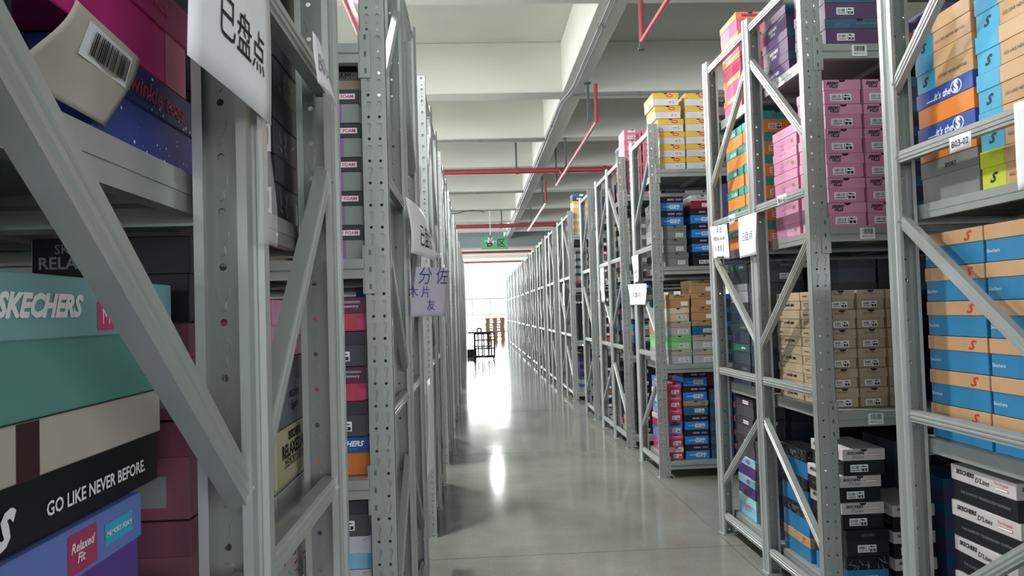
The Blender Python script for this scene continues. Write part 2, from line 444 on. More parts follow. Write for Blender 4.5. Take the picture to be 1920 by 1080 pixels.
ST = {
 # name: desc, w, l, h, lid h, body, lid, elements, sticker(u, size, number)
 'pink': ('pink shoe box', .183, .30, .118, .050, '#cf8fae', '#d597b4', [('l', 'E', T('JEREMY\n  VILLE', -.5, .5, .36, INK, bold=.045, shear=.15)), ('b', 'S', LINES(0.1, .75, .5, 3, GREYP)), ('b', 'S', BARS(0.62, .5, .10, .28, GRN, 4)), ('l', 'S', LINES(-0.2, .7, .4, 2, GREYP)), ('b', 'S', RC(0.72, .5, .05, .3, ORG)), ('b', 'S', T('• kids\n• steps', -0.25, .3, .2, GREYP))], (-.22, .105, '6')),
 'tan': ('tan cardboard shoe box', .138, .30, .094, .045, '#ab9a80', '#ae9d84', [('l', 'S', T('SKECHERS', -0.62, .5, .18, INK, bold=.02)), ('b', 'S', T('gowalk', -0.1, .55, .26, INK, bold=.01)), ('b', 'S', RC(0.35, .55, .14, .28, INK)), ('b', 'S', T('SKECHERS\nKIDS', -0.62, .6, .18, INK)), ('l', 'E', T('SKECHERS', -.2, .6, .35, INK)), ('l', 'E', LINES(.3, .6, .25, 2, GREYP))], (-.2, .075, '9')),
 'bluekraft': ('blue shoe box, kraft lid', .20, .325, .125, .050, '#2f7fae', '#c39b74', [('l', 'S', T('S', 0.55, .5, .13, RED, bold=.03, shear=.5, h=.034)), ('b', 'S', T('Skechers', -0.78, .5, .19, WHT)), ('b', 'E', T('Skechers', .3, .5, .3, WHT))], (-.35, .08, '8')),
 'golike': ('kraft and cyan shoe box', .20, .325, .128, .055, '#c09a6e', '#c7a276', [('l', 'S', RC(-0.66, .5, .34, 1, CYAN)), ('b', 'S', RC(-0.66, .5, .34, 1, CYAN)), ('b', 'S', T('S', -0.66, .5, .12, INK, bold=.05, shear=.5, h=.034)), ('b', 'S', T('GO LIKE NEVER BEFORE.', 0.3, .45, .52, INK)), ('l', 'E', T('GO', .3, .5, .15, INK))], (-.3, .08, '8')),
 'lime': ('kraft and lime shoe box', .20, .325, .128, .055, '#c09a6e', '#c7a276', [('l', 'S', RC(-0.66, .5, .34, 1, LIME)), ('b', 'S', RC(-0.66, .5, .34, 1, LIME)), ('b', 'S', T('S', -0.66, .5, .12, INK, bold=.05, shear=.5, h=.034)), ('b', 'S', T('GO LIKE NEVER BEFORE.', 0.3, .45, .52, INK))], (-.3, .08, '8')),
 'itsthe': ('orange shoe box, blue lid', .20, .325, .13, .058, '#e2812e', '#2c4fa5', [('l', 'S', T("it's the", -0.02, .42, .30, WHT, bold=.02, shear=.3)), ('l', 'S', DS(0.46, .5, .095, .42, WHT)), ('l', 'S', DS(0.46, .5, .08, .36, MATS.get('x') or mat('blue_print', '#2c4fa5', noise=0), 2)), ('l', 'S', T('S', 0.46, .5, .08, WHT, k=3, bold=.06)), ('l', 'S', RC(-0.45, .26, .16, .07, WHT))], (-.3, .08, '7')),
 'orangeteal': ('orange shoe box, teal lid', .19, .31, .128, .050, '#e8893a', '#2c9a8e', [('l', 'S', T("it's the", -0.1, .45, .34, WHT, bold=.02, shear=.3)), ('l', 'S', T('S', 0.38, .5, .09, INK, bold=.06)), ('l', 'E', T("it's the S", .2, .45, .5, INK, shear=.3))], (-.3, .08, '7')),
 'pinkorange': ('pink shoe box, orange lid', .19, .31, .125, .045, '#e8718f', '#ef8a52', [('l', 'S', RC(-0.1, .5, .5, .5, YEL)), ('l', 'S', T('skechers', -0.1, .5, .4, WHT, bold=.02)), ('b', 'S', RC(0.5, .5, .4, 1, PNK)), ('l', 'E', RC(0, .5, .6, .4, MARO))], (-.3, .08, '5')),
 'magpink': ('hot pink shoe box', .19, .31, .12, .045, '#d94a92', '#b2415c', [('l', 'S', RC(-0.2, .5, .5, .4, ORG)), ('l', 'E', LINES(0, .7, .5, 3, WHT))], (-.3, .08, '5')),
 'purple': ('dark purple shoe box', .34, .33, .125, .048, '#574566', '#554463', [('b', 'S', T('SKECHERS', -0.1, .62, .34, WHT, bold=.02)), ('b', 'S', T("D'Lites", -0.1, .3, .2, WHT, bold=.02, shear=.3)), ('l', 'E', RC(0, .5, .995, .98, MATS.get('x') or mat('slate_teal_print', '#3f5d74', noise=0), .7)), ('l', 'E', T("D'Lites", -.5, .4, .2, SKYB, shear=.3)), ('l', 'E', T('SKECHERS MEMORY FOAM', .3, .5, .4, GREYP))], (-.55, .085, '37')),
 'dlites': ('black shoe box, white lid', .205, .33, .126, .054, '#1d1e22', '#c6c2c4', [('l', 'S', T('SKECHERS', -0.52, .62, .30, INK, bold=.04, shear=.2)), ('l', 'S', T("D'Lites", 0.02, .45, .22, INK, bold=.01, shear=.35)), ('l', 'S', RC(0.58, .34, .2, .16, RED)), ('l', 'S', RC(0.58, .34, .19, .11, WHT, 2)), ('l', 'S', T("The Original", 0.58, .62, .2, RED)), ('b', 'S', T('THE COMFORT TECHNOLOGY COMPANY', 0.05, .5, .78, GREYP)), ('l', 'E', T('SKECHERS', -.4, .66, .42, INK, bold=.04, shear=.2)), ('l', 'E', T("D'Lites", -.28, .32, .28, INK, shear=.35)), ('l', 'E', RC(.5, .5, .3, .2, RED)), ('l', 'E', RC(.5, .5, .285, .13, WHT, 2))], (-.4, .085, '5')),
 'yellow': ('white shoe box, yellow lid', .235, .33, .114, .050, '#c8cdd0', '#e0b13c', [('l', 'E', DS(.3, .5, .13, .3, RED)), ('l', 'E', DS(.3, .5, .09, .12, YEL, 2)), ('l', 'S', DS(.5, .5, .06, .25, RED))], (.62, .07, None)),
 'blueblack': ('bright blue shoe box, black lid', .215, .32, .128, .052, '#2382d2', '#1d2028', [('l', 'E', RC(-.05, .5, .3, .34, MARO)), ('l', 'E', T('SKECHERS', -.05, .5, .26, WHT, k=2)), ('l', 'E', RC(.62, .5, .24, .3, PURP)), ('b', 'E', T('SKECHERS', -.4, .5, .3, WHT, bold=.02))], (.45, .085, '1')),
 'grey': ('mid grey shoe box', .215, .32, .122, .048, '#7b7f7d', '#6f7371', [('l', 'E', T('SKECHERS', .2, .6, .25, INK)), ('l', 'S', T('SPORT', .1, .5, .25, INK, bold=.02)), ('l', 'S', RC(.1, .2, .1, .05, INK))], (.55, .065, None)),
 'greytall': ('tall grey shoe box', .215, .32, .155, .06, '#7b7f7d', '#6f7371', [('l', 'S', T('SPORT', .1, .5, .2, INK, bold=.02))], (.5, .07, None)),
 'darkgrey': ('charcoal shoe box', .21, .32, .125, .048, '#4a4e55', '#3b3e45', [('l', 'S', T('SKECHERS', .2, .5, .25, GREYP)), ('l', 'E', T('SKECHERS', 0, .5, .3, GREYP))], (.1, .085, '9')),
 'charpink': ('charcoal shoe box, pink tag', .21, .32, .125, .050, '#4c4b52', '#403f46', [('l', 'S', RC(.25, .45, .30, .45, WHT)), ('l', 'S', T('MEMORY FOAM', .25, .45, .27, PNK, bold=.02)), ('l', 'E', RC(0, .5, .5, .4, WHT)), ('l', 'E', T('MEMORY FOAM', 0, .5, .44, PNK, bold=.02))], (.1, .085, '9')),
 'black': ('black shoe box', .21, .32, .125, .048, '#24262c', '#1c1e24', [('l', 'E', T('SKECHERS', 0, .5, .3, GREYP)), ('l', 'S', T('SKECHERS', .2, .5, .25, GREYP))], (-.1, .09, '42')),
 'navy': ('dark navy shoe box', .21, .33, .13, .05, '#2d3846', '#27313d', [('l', 'S', T('SKECHERS', .4, .5, .25, GREYP, bold=.02)), ('l', 'E', T('SKECHERS', .0, .5, .3, GREYP)), ('b', 'S', RC(-.3, .5, .3, .6, NAVY))], (-.1, .085, '42')),
 'navygreen': ('navy shoe box, green lid', .21, .33, .13, .05, '#36424e', '#23544c', [('l', 'S', T('SKECHERS', .4, .5, .25, WHT, bold=.02)), ('l', 'S', RC(-.35, .5, .35, .6, MATS.get('x') or mat('green_patch', '#2f7a5e', noise=0)))], (-.1, .085, '42')),
 'graphic': ('sky blue box, black lid', .205, .33, .15, .060, '#2c80b8', '#191a1f', [('l', 'S', SCRIB(GREYP, 26, 3)), ('l', 'S', T('SKECHERS\nSTREET', .0, .5, .22, GREYP, bold=.02)), ('l', 'E', SCRIB(GREYP, 14, 4))], (.1, .085, '43')),
 'kraft': ('kraft cardboard shoe box', .215, .32, .12, .045, '#b08b62', '#b79268', [('l', 'E', T('SKECHERS', .1, .5, .45, INK)), ('b', 'E', RC(.55, .5, .3, .5, WHT)), ('b', 'S', T('SKECHERS', .2, .5, .3, INK))], None),
 'beige': ('pale beige shoe box', .205, .32, .12, .048, '#cbb99b', '#d3c5ac', [], (.5, .08, None)),
 'green': ('pale green shoe box', .215, .32, .125, .05, '#8ec58d', '#7db57c', [('l', 'E', T('skechers', .1, .5, .3, GRN)), ('l', 'S', T('skechers', .1, .5, .3, GRN))], (.55, .08, None)),
 'irid': ('silvery rainbow-foil shoe box', .215, .32, .125, .05, '#a9aeb2', '#96a09e', [('l', 'E', RC(-.1, .12, .7, .12, ORG)), ('l', 'E', RC(.5, .8, .4, .1, LIME)), ('l', 'E', RC(-.5, .8, .3, .1, MARO)), ('b', 'S', RC(0, .8, .7, .14, GRN))], (.5, .085, None)),
 'magenta': ('magenta shoe box', .128, .32, .112, .045, '#c23a66', '#d14a78', [('l', 'E', T('SKECHERS', .1, .5, .6, WHT)), ('b', 'S', RC(.3, .4, .4, .5, PURP)), ('l', 'S', RC(-.3, .5, .4, 1, PURP))], (.25, .07, '2')),
 'lilac': ('lilac shoe box', .128, .32, .112, .045, '#8a86b8', '#5c68a8', [('l', 'E', DS(0, .5, .35, .3, NAVY)), ('l', 'S', T('skechers', .1, .5, .4, WHT)), ('b', 'S', SPECK(WHT, 20, 5, .02))], (.25, .07, '2')),
 'cream': ('magenta shoe box, cream lid', .128, .32, .112, .045, '#b73458', '#ccc2bb', [('l', 'E', T('shoes', .1, .5, .5, RED, shear=.3))], (.25, .07, '2')),
 'tealblack': ('teal blue box, kraft lid', .22, .32, .128, .045, '#24617f', '#a6835d', [('l', 'E', T('GO', .6, .5, .15, INK))], (.45, .085, '1')),
 'rose': ('dusky pink shoe box', .19, .31, .118, .045, '#cf7f92', '#c6788b', [('l', 'E', RC(-.1, .55, .42, .5, WHT)), ('l', 'E', T('SKECHERS', -.1, .55, .36, INK, k=2)), ('b', 'E', RC(.55, .5, .2, .8, MARO))], (-.2, .085, '4')),
 'bluelid': ('dark box, blue lid', .21, .32, .12, .045, '#3b4656', '#3b6a9a', [('l', 'E', RC(.4, .5, .3, .6, WHT))], (.1, .08, '4')),
 'lightblue': ('pale blue purple-bodied shoe box', .19, .31, .125, .052, '#5b3b78', '#9cc6dc', [('l', 'S', T('SKECHERS', .2, .5, .3, PURP, bold=.02)), ('l', 'S', DS(.25, .5, .1, .3, PURP)), ('b', 'E', RC(0, .4, .4, .4, PURP))], (.1, .08, '3')),
 'paleblue': ('pale blue shoe box', .19, .31, .13, .05, '#7cc0dc', '#a7d5e4', [('b', 'S', RC(.05, .7, .35, .35, PNK)), ('b', 'S', T('Twinkle', .05, .7, .3, WHT, shear=.3)), ('l', 'E', SPECK(WHT, 16, 8, .02))], (.1, .08, '3')),
 'redwhite': ('dark red shoe box, white lid', .215, .32, .125, .05, '#7c2434', '#b7bbbc', [('l', 'E', T('Vans', -.2, .5, .3, RED, shear=.3))], (.5, .08, None)),
 'mauve': ('mauve shoe box', .205, .32, .12, .046, '#a98795', '#a17f8e', [('l', 'E', T('SKECHERS', .1, .5, .4, INK)), ('b', 'E', RC(.4, .5, .35, .4, WHT))], None),
 'silver': ('silver-grey shoe box', .205, .32, .12, .046, '#9aa0a3', '#8d9396', [('l', 'E', T('SKECHERS', .1, .5, .4, INK))], (.1, .08, '40')),
 # left rack
 'teal': ('large teal shoe box', .22, .40, .136, .062, '#5b9089', '#78a5a8', [('l', 'S', T('SKECHERS', -.5, .52, .36, WHT, bold=.05, shear=.35)), ('l', 'S', RC(.1, .35, .09, .5, PNK)), ('l', 'S', T('M', .1, .35, .04, WHT, k=2))], None),
 'golblack': ('black shoe box, cream lid', .22, .40, .115, .053, '#101114', '#b5ada6', [('l', 'S', RC(-.44, .5, .09, 1, MATS.get('x') or mat('plum_band', '#3a2026', noise=0))), ('b', 'S', T('GO LIKE NEVER BEFORE.', .26, .42, .54, WHT, bold=.02)), ('b', 'S', T('S', -.60, .4, .08, WHT, bold=.06, shear=.5, h=.035))], None),
 'relaxed': ('purple shoe box, periwinkle lid', .21, .38, .125, .052, '#5b3f92', '#6579bf', [('l', 'S', T('SKECHERS', -.45, .5, .24, WHT, bold=.02)), ('l', 'S', RC(.29, .5, .15, .78, MARO)), ('l', 'S', T('Relaxed\n   Fit', .29, .5, .12, WHT, bold=.02, shear=.25)), ('l', 'S', RC(.7, .5, .17, .45, CYAN)), ('l', 'S', T('MEMORY FOAM', .7, .5, .15, WHT, bold=.02))], None),
 'star': ('blue starry shoe box', .21, .30, .118, .050, '#3b4590', '#27356e', [('l', 'S', T('twinkle toes', .1, .5, .6, RED, shear=.2)), ('l', 'S', DS(-.6, .5, .03, .2, CYAN)), ('l', 'S', SPECK(WHT, 22, 9, .010)), ('b', 'S', SPECK(WHT, 26, 10, .008))], None),
 'hotpink': ('hot pink shoe box', .22, .36, .130, .056, '#c62c7e', '#b0256f', [('l', 'S', T('SKECHERS KIDS', .2, .5, .4, PNK, bold=.02)), ('b', 'S', RC(.78, .5, .2, 1, MATS.get('x') or mat('pale_rose', '#cf7896', noise=0)))], None),
 'memfoam': ('grey box, charcoal foam-tag lid', .25, .32, .122, .052, '#8b9592', '#3a3b40', [('l', 'E', RC(.36, .5, .52, .38, WHT)), ('l', 'E', T('MEMORY FOAM', .36, .5, .47, PNK, bold=.03)), ('b', 'E', RC(.35, .5, .14, 1, PURP)), ('b', 'E', RC(.15, .5, .04, 1, GREYP)), ('b', 'S', RC(.7, .5, .2, 1, PURP))], None),
 'brown': ('light brown box, grey lid', .2, .32, .080, .032, '#ab9b88', '#6f6a66', [('l', 'E', T('FOAM', .2, .5, .4, INK))], None),
 'maroon': ('pink shoe box, maroon lid', .25, .31, .122, .058, '#b8425f', '#5f2f4c', [('l', 'E', RC(.62, .7, .25, .14, GREYP)), ('l', 'E', T('memory', .62, .4, .2, WHT)), ('b', 'E', RC(.9, .4, .1, .6, PNK))], None),
 'orblue': ('orange shoe box, navy blue lid', .25, .31, .135, .055, '#c8702f', '#24539a', [('l', 'E', T('SKECHERS', .36, .6, .5, WHT, bold=.04, shear=.35)), ('l', 'E', T('Work Sport', .36, .25, .3, SKYB))], None),
 'marble': ('blue shoe box, marbled white lid', .25, .31, .115, .06, '#6d9ab8', '#b9bac6', [('l', 'E', T('Skechers Girl', -.1, .35, .4, INK, shear=.3)), ('l', 'E', SCRIB(GREYP, 8, 12)), ('b', 'E', RC(.5, .5, .4, 1, MATS.get('x') or mat('pale_blue_print', '#7fb3cf', noise=0)))], (-.2, .1, '12')),
 'blackinner': ('black shoe box with curved seams', .22, .30, .127, .055, '#22252b', '#1b1e23', [('b', 'E', RC(.72, .45, .22, .8, WHT)), ('b', 'E', BARS(.72, .5, .18, .5, INK, 10)), ('b', 'S', SCRIB(GREYP, 6, 14))], None),
 'olive': ('olive shoe box', .22, .29, .118, .108, '#8c8a70', '#a8a584', [('l', 'S', T('SKECHERS', .0, .84, .36, INK, bold=.05)), ('l', 'S', T('RELAXEDFIT', .0, .58, .70, INK, bold=.03)), ('l', 'S', T('MEMORY FOAM', .0, .36, .56, INK)), ('l', 'S', RC(0, .28, .6, .01, INK))], None),
 'plumbox': ('dim plum shoe box', .22, .32, .14, .05, '#8a5566', '#7c4a5c', [('b', 'E', RC(.2, .45, .5, .5, GREYP)), ('b', 'S', RC(-.2, .45, .4, .5, WHT)), ('b', 'S', BARS(.0, .45, .12, .4, INK, 8)), ('b', 'S', LINES(-.3, .65, .2, 4, INK))], None),
 'slate': ('slate grey shoe box', .22, .30, .14, .05, '#5f666c', '#555c62', [('b', 'S', T('SKECHERS', .1, .7, .3, INK, bold=.02)), ('b', 'S', T('Sport', .1, .4, .2, INK, bold=.02))], None),
 'blacklabel': ('black shoe box, pale label', .22, .32, .125, .055, '#1b1c20', '#1f2025', [('l', 'E', T('SKECHERS', -.3, .72, .4, GREYP)), ('l', 'E', T('RELAXEDFIT', -.3, .36, .6, GREYP, bold=.02)), ('b', 'E', RC(-.5, .5, .4, .8, GREYP)), ('b', 'E', LINES(-.5, .75, .15, 5, INK))], None),
 'comicbox': ('white comic-print shoe box', .22, .30, .223, .05, '#a8a4a2', '#9a9ca0', [('b', 'S', SCRIB(MARO, 18, 21)), ('b', 'S', SCRIB(GRN, 10, 22)), ('b', 'S', SCRIB(NAVY, 10, 23))], None),
}
MESHES = {}
def box_meshes(name):
    if name in MESHES: return MESHES[name]
    desc, w, l, h, lh, cb, cl, els, stick = ST[name]
    body, lid = MB(), MB()
    mb_, ml = cardboard(cb), cardboard(cl)
    bh = h - .0015
    body.bev((-w / 2 + .003, -l / 2 + .003, 0), (w / 2 - .003, l / 2 - .003, bh - .002), mb_)
    lid.bev((-w / 2, -l / 2, bh - lh), (w / 2, l / 2, bh), ml)
    for part, faces, fn in els:
        mb = lid if part == 'l' else body
        e = 0 if part == 'l' else .003
        z0, H = (bh - lh, lh) if part == 'l' else (0, bh - lh)
        if faces in 'SA':
            fn(Face(mb, (-w / 2 + e, 0, z0), (0, -1, 0), (0, 0, 1)), l / 2 - e, H)
            fn(Face(mb, (w / 2 - e, 0, z0), (0, 1, 0), (0, 0, 1)), l / 2 - e, H)
        if faces in 'EA':
            fn(Face(mb, (0, -l / 2 + e, z0), (1, 0, 0), (0, 0, 1)), w / 2 - e, H)
            fn(Face(mb, (0, l / 2 - e, z0), (-1, 0, 0), (0, 0, 1)), w / 2 - e, H)
    for sy in (-1, 1):   # thumb notch
        F = Face(lid, (0, sy * l / 2, bh - .0016), (-sy, 0, 0), (0, 0, 1), .0007); F.disc(0, 0, .017, .011, INK, 1, 10, math.pi, 2 * math.pi)
    st = None
    if stick:
        su, sw, num = stick; sb = MB(); H = bh - lh; sh = min(.034, H * .62)
        sb.box((-sw / 2, -.0009, -sh / 2), (sw / 2, 0, sh / 2), WHT)
        F = Face(sb, (0, -.0009, 0), (1, 0, 0), (0, 0, 1), .0004)
        F.bars(-sw * .22, sh * .12, sw * .42, sh * .42, INK, 12, 1, seed=len(name)); F.rect(-sw * .2, -sh * .28, sw * .46, sh * .1, INK)
        F.rect(sw * .1, 0, sw * .05, sh * .7, GREYP)
        F.poly([(sw * .17, sh * .16), (sw * .42, sh * .16), (sw * .43, sh * .24), (sw * .33, sh * .28), (sw * .24, sh * .38), (sw * .17, sh * .36)], INK)
        if num:
            F.rect(sw * .3, -sh * .22, sw * .3, sh * .36, INK); F.text(num, sw * .3, -sh * .22, sw * .07 * len(num), WHT, bold=.02)
        else: F.rect(sw * .3, -sh * .2, sw * .26, sh * .3, GREYP)
        st = (sb.mesh('barcode_sticker'), (su * (w / 2 - sw * .0) * (1 - sw / w) if abs(su) < 1 else 0, -l / 2 + .003, H * .48))
    MESHES[name] = (body.mesh('shoe_box'), lid.mesh('lid'), st)
    return MESHES[name]

LABELS = set()
ORDB = ['lowest', 'second from bottom', 'third from bottom', 'fourth from bottom', 'fifth from bottom', 'sixth from bottom', 'seventh from bottom', 'eighth from bottom', 'ninth from bottom', 'tenth from bottom']
NB = [0]
def one_box(style, x, y, z, rot, label, group):
    bm_, lm, st = box_meshes(style)
    o = obj('shoe_box', bm_, None, (x, y, z)); o.rotation_euler.z = rot
    if label in LABELS: print('DUPLABEL', label)
    if not 4 <= len(label.split()) <= 16: print('LONGLABEL', label)
    LABELS.add(label); tag(o, label, 'shoe box', group)
    obj('lid', lm, o)
    if st: obj('barcode_sticker', st[0], o, st[1])
    NB[0] += 1
    return o
def stack(side, xa, yf, z, styles, place, face=-1, jit=.004, rotj=.012, turn=False, offs=None):
    """xa: aisle-side x of the boxes; yf: y of the end nearest the camera; face -1: labelled end toward the camera."""
    s = 1 if side == 'R' else -1
    zz = z + .002
    for i, stn in enumerate(styles):
        d, w, l, h = ST[stn][:4]
        if turn: w, l = l, w
        ox, oy = (offs[i] if offs else (0, 0))
        x = xa + s * (w / 2 + random.uniform(0, jit) + ox); y = yf + l / 2 + random.uniform(0, jit) + oy
        rot = random.uniform(-rotj, rotj) + (0 if face < 0 else math.pi) + (P2 if turn else 0)
        pos = ORDB[i] if i < len(styles) - 1 or i == 0 else 'topmost'
        one_box(stn, x, y, zz, rot, f'{d}, {pos}, {place}', place_group(place))
        zz += h + .0005
    return zz
def place_group(p): return 'shoe boxes in the ' + p
XA = 1.700
# ---- rack R0 (B03-02): only the aisle-side stacks of its far half show
p = 'B03-02 rack'
stack('R', XA, 2.405, RL[2], ['greytall', 'itsthe', 'itsthe', 'golike', 'golike'], 'farther stack, third shelf, ' + p, 1)
stack('R', XA, 2.065, RL[2], ['lime', 'golike', 'golike', 'golike', 'golike', 'golike'], 'nearer stack, third shelf, ' + p, -1)
stack('R', XA, 2.405, RL[1], ['bluekraft'] * 6, 'farther stack, second shelf, ' + p, 1, rotj=.004)
stack('R', XA, 2.070, RL[1], ['bluekraft'] * 6, 'nearer stack, second shelf, ' + p, -1, rotj=.004)
stack('R', XA, 2.30, RL[0], ['dlites'] * 6, 'aisle stack, lowest shelf, ' + p, 1, rotj=.05)
stack('R', XA + .27, 2.40, RL[0], ['silver', 'paleblue', 'silver', 'paleblue', 'silver', 'silver'], 'inner stack, lowest shelf, ' + p, 1)
# ---- rack R1 front half
p = 'B03-01 rack'
stack('R', XA, 3.42, RL[3], ['purple', 'purple', 'purple'], 'front stack, top shelf, ' + p)
stack('R', XA, 3.845, RL[3], ['purple', 'purple', 'purple'], 'back stack, top shelf, ' + p)
stack('R', XA, 3.46, RL[2], ['pink'] * 6, 'front aisle stack, third shelf, ' + p)
stack('R', XA + .192, 3.46, RL[2], ['pink'] * 6, 'front inner stack, third shelf, ' + p, rotj=.006)
stack('R', XA, 3.79, RL[2], ['pink'] * 5, 'back aisle stack, third shelf, ' + p, 1)
stack('R', XA, 3.52, RL[1], ['tan'] * 6, 'front aisle stack, second shelf, ' + p)
stack('R', XA + .145, 3.52, RL[1], ['tan'] * 6, 'front middle stack, second shelf, ' + p)
stack('R', XA + .292, 3.52, RL[1], ['tan'] * 6, 'front inner stack, second shelf, ' + p)
stack('R', XA, 3.83, RL[1], ['tan'] * 6, 'back aisle stack, second shelf, ' + p, 1)
stack('R', XA, 3.455, RL[0], ['graphic', 'black', 'dlites', 'dlites', 'dlites'], 'front aisle stack, lowest shelf, ' + p, offs=[(.01, 0), (.01, 0), (0, .01), (-.008, .01), (.012, 0)])
stack('R', XA + .25, 3.47, RL[0], ['dlites'] * 3, 'front inner stack, lowest shelf, ' + p)
stack('R', XA, 3.825, RL[0], ['bluekraft', 'graphic', 'graphic', 'graphic'], 'back aisle stack, lowest shelf, ' + p, 1, rotj=.04)
# ---- rack R1 rear half (seen through its end frame)
p = 'B03-01 far half'
stack('R', XA, 4.60, RL[3], ['pinkorange', 'pinkorange', 'pinkorange', 'pinkorange', 'pinkorange'], 'top shelf, ' + p, 1, offs=[(0, -.06), (0, -.06), (0, -.06), (0, -.05), (0, -.03)])
stack('R', XA + .2, 4.56, RL[3], ['magpink', 'pinkorange', 'pinkorange'], 'inner, top shelf, ' + p, 1)
stack('R', XA, 4.55, RL[2], ['orangeteal'] * 6, 'third shelf, ' + p, 1, rotj=.03)
stack('R', XA, 4.23, RL[2], ['orangeteal'] * 6, 'nearer stack, third shelf, ' + p, -1, rotj=.01)
stack('R', XA, 4.56, RL[1], ['navy', 'navygreen', 'navy', 'navy', 'silver', 'navygreen'], 'second shelf, ' + p, 1)
stack('R', XA, 4.22, RL[1], ['black', 'navy', 'darkgrey', 'darkgrey', 'darkgrey', 'darkgrey'], 'nearer stack, second shelf, ' + p, -1)
stack('R', XA, 4.56, RL[0], ['paleblue', 'lightblue', 'lightblue', 'charpink', 'charpink', 'charpink'], 'lowest shelf, ' + p, 1, rotj=.03)
stack('R', XA, 4.22, RL[0], ['darkgrey', 'navy', 'darkgrey', 'darkgrey'], 'nearer stack, lowest shelf, ' + p, -1)
# ---- rack R2
p = 'yellow-topped rack'
stack('R', XA - .01, 6.54, RL[3], ['yellow'] * 6, 'left stack, top shelf, ' + p, offs=[(0, 0), (0, 0), (0, 0), (-.01, 0), (-.03, -.01), (-.05, -.02)])
stack('R', XA + .235, 6.54, RL[3], ['yellow'] * 6, 'right stack, top shelf, ' + p)
stack('R', XA, 6.54, RL[2], ['grey', 'grey', 'grey', 'blueblack', 'blueblack'], 'left stack, third shelf, ' + p, offs=[(0, 0), (-.01, 0), (-.01, 0), (-.03, 0), (-.03, 0)])
stack('R', XA + .26, 6.56, RL[2], ['black', 'blueblack', 'blueblack', 'blueblack', 'redwhite'], 'right stack, third shelf, ' + p)
stack('R', XA, 6.90, RL[2], ['darkgrey', 'darkgrey', 'silver', 'grey', 'grey'], 'back stack, third shelf, ' + p, 1)
stack('R', XA, 6.54, RL[1], ['irid', 'green', 'irid', 'beige', 'kraft'], 'left stack, second shelf, ' + p)
stack('R', XA + .225, 6.54, RL[1], ['irid', 'irid', 'tealblack', 'kraft', 'kraft', 'kraft'], 'right stack, second shelf, ' + p)
stack('R', XA, 6.90, RL[1], ['irid', 'green', 'kraft', 'paleblue'], 'back stack, second shelf, ' + p, 1)
stack('R', XA - .02, 6.54, RL[0], ['cream', 'magenta', 'lilac', 'magenta', 'magenta', 'magenta'], 'left stack, lowest shelf, ' + p)
stack('R', XA + .125, 6.54, RL[0], ['blueblack', 'blueblack', 'blueblack', 'tealblack', 'blueblack', 'blueblack'], 'right stack, lowest shelf, ' + p)
stack('R', XA, 6.90, RL[0], ['magenta', 'lilac', 'cream', 'lilac', 'paleblue', 'lilac'], 'back stack, lowest shelf, ' + p, 1, rotj=.03)
# ---- rack R3
p = 'pink-topped rack'
stack('R', XA - .03, 7.95, RL[3], ['rose'] * 6, 'left stack, top shelf, ' + p)
stack('R', XA + .17, 7.95, RL[3], ['rose'] * 6, 'right stack, top shelf, ' + p)
stack('R', XA, 8.30, RL[3], ['rose', 'navy', 'rose', 'navy', 'navy'], 'back stack, top shelf, ' + p, 1)
stack('R', XA, 7.95, RL[2], ['grey'] * 5, 'front stack, third shelf, ' + p)
stack('R', XA, 7.95, RL[1], ['navy', 'tealblack', 'blueblack', 'irid', 'tealblack', 'bluelid'], 'front stack, second shelf, ' + p)
stack('R', XA, 7.95, RL[0], ['black'] * 6, 'front stack, lowest shelf, ' + p)
stack('R', XA, 8.32, RL[2], ['kraft', 'rose', 'bluelid', 'silver'], 'back stack, third shelf, ' + p, 1)
stack('R', XA, 8.32, RL[1], ['navy', 'bluelid', 'silver', 'navy'], 'back stack, second shelf, ' + p, 1)
stack('R', XA, 8.32, RL[0], ['beige', 'grey', 'silver', 'navy'], 'back stack, lowest shelf, ' + p, 1)
# ---- left rack L0
XB = -0.405
p = 'nearest left rack'
stack('L', XB, .62, LL[1], ['marble', 'silver', 'relaxed', 'golblack', 'teal'], 'aisle stack, second shelf, ' + p, 1, jit=.001, rotj=.0, offs=[(0, .05), (0, .05), (.0, -.075), (.005, -.025), (0, .005)])
stack('L', XB - .01, .215, LL[1], ['slate', 'plumbox', 'slate', 'silver', 'black'], 'nearest aisle stack, second shelf, ' + p, -1)
stack('L', XB, 1.09, LL[1], ['plumbox', 'plumbox', 'plumbox', 'plumbox', 'blacklabel'], 'middle stack, second shelf, ' + p, -1, rotj=.002)
stack('L', XB - .26, .70, LL[1], ['plumbox', 'plumbox', 'plumbox', 'plumbox', 'black'], 'inner stack, second shelf, ' + p, 1)
stack('L', XB - .05, .74, LL[2], ['star', 'hotpink', 'plumbox'], 'aisle stack, third shelf, ' + p, 1, jit=.001, rotj=0, offs=[(-.05, .085), (-.05, .0), (-.03, 0)])
stack('L', XB, .362, LL[2], ['black', 'black'], 'nearest aisle stack, third shelf, ' + p, 1, rotj=0)
stack('L', -.386, 1.50, LL[2], ['blackinner'] * 5, 'far stack, third shelf, ' + p, -1, jit=.001, rotj=.002)
stack('L', -.386, 1.46, LL[1], ['comicbox', 'olive', 'slate', 'pink'], 'far stack, second shelf, ' + p, -1, jit=.001, rotj=.002)
stack('L', -.388, 1.46, LL[0], ['slate', 'silver', 'slate', 'plumbox', 'olive'], 'far stack, lowest shelf, ' + p, -1, rotj=.004)
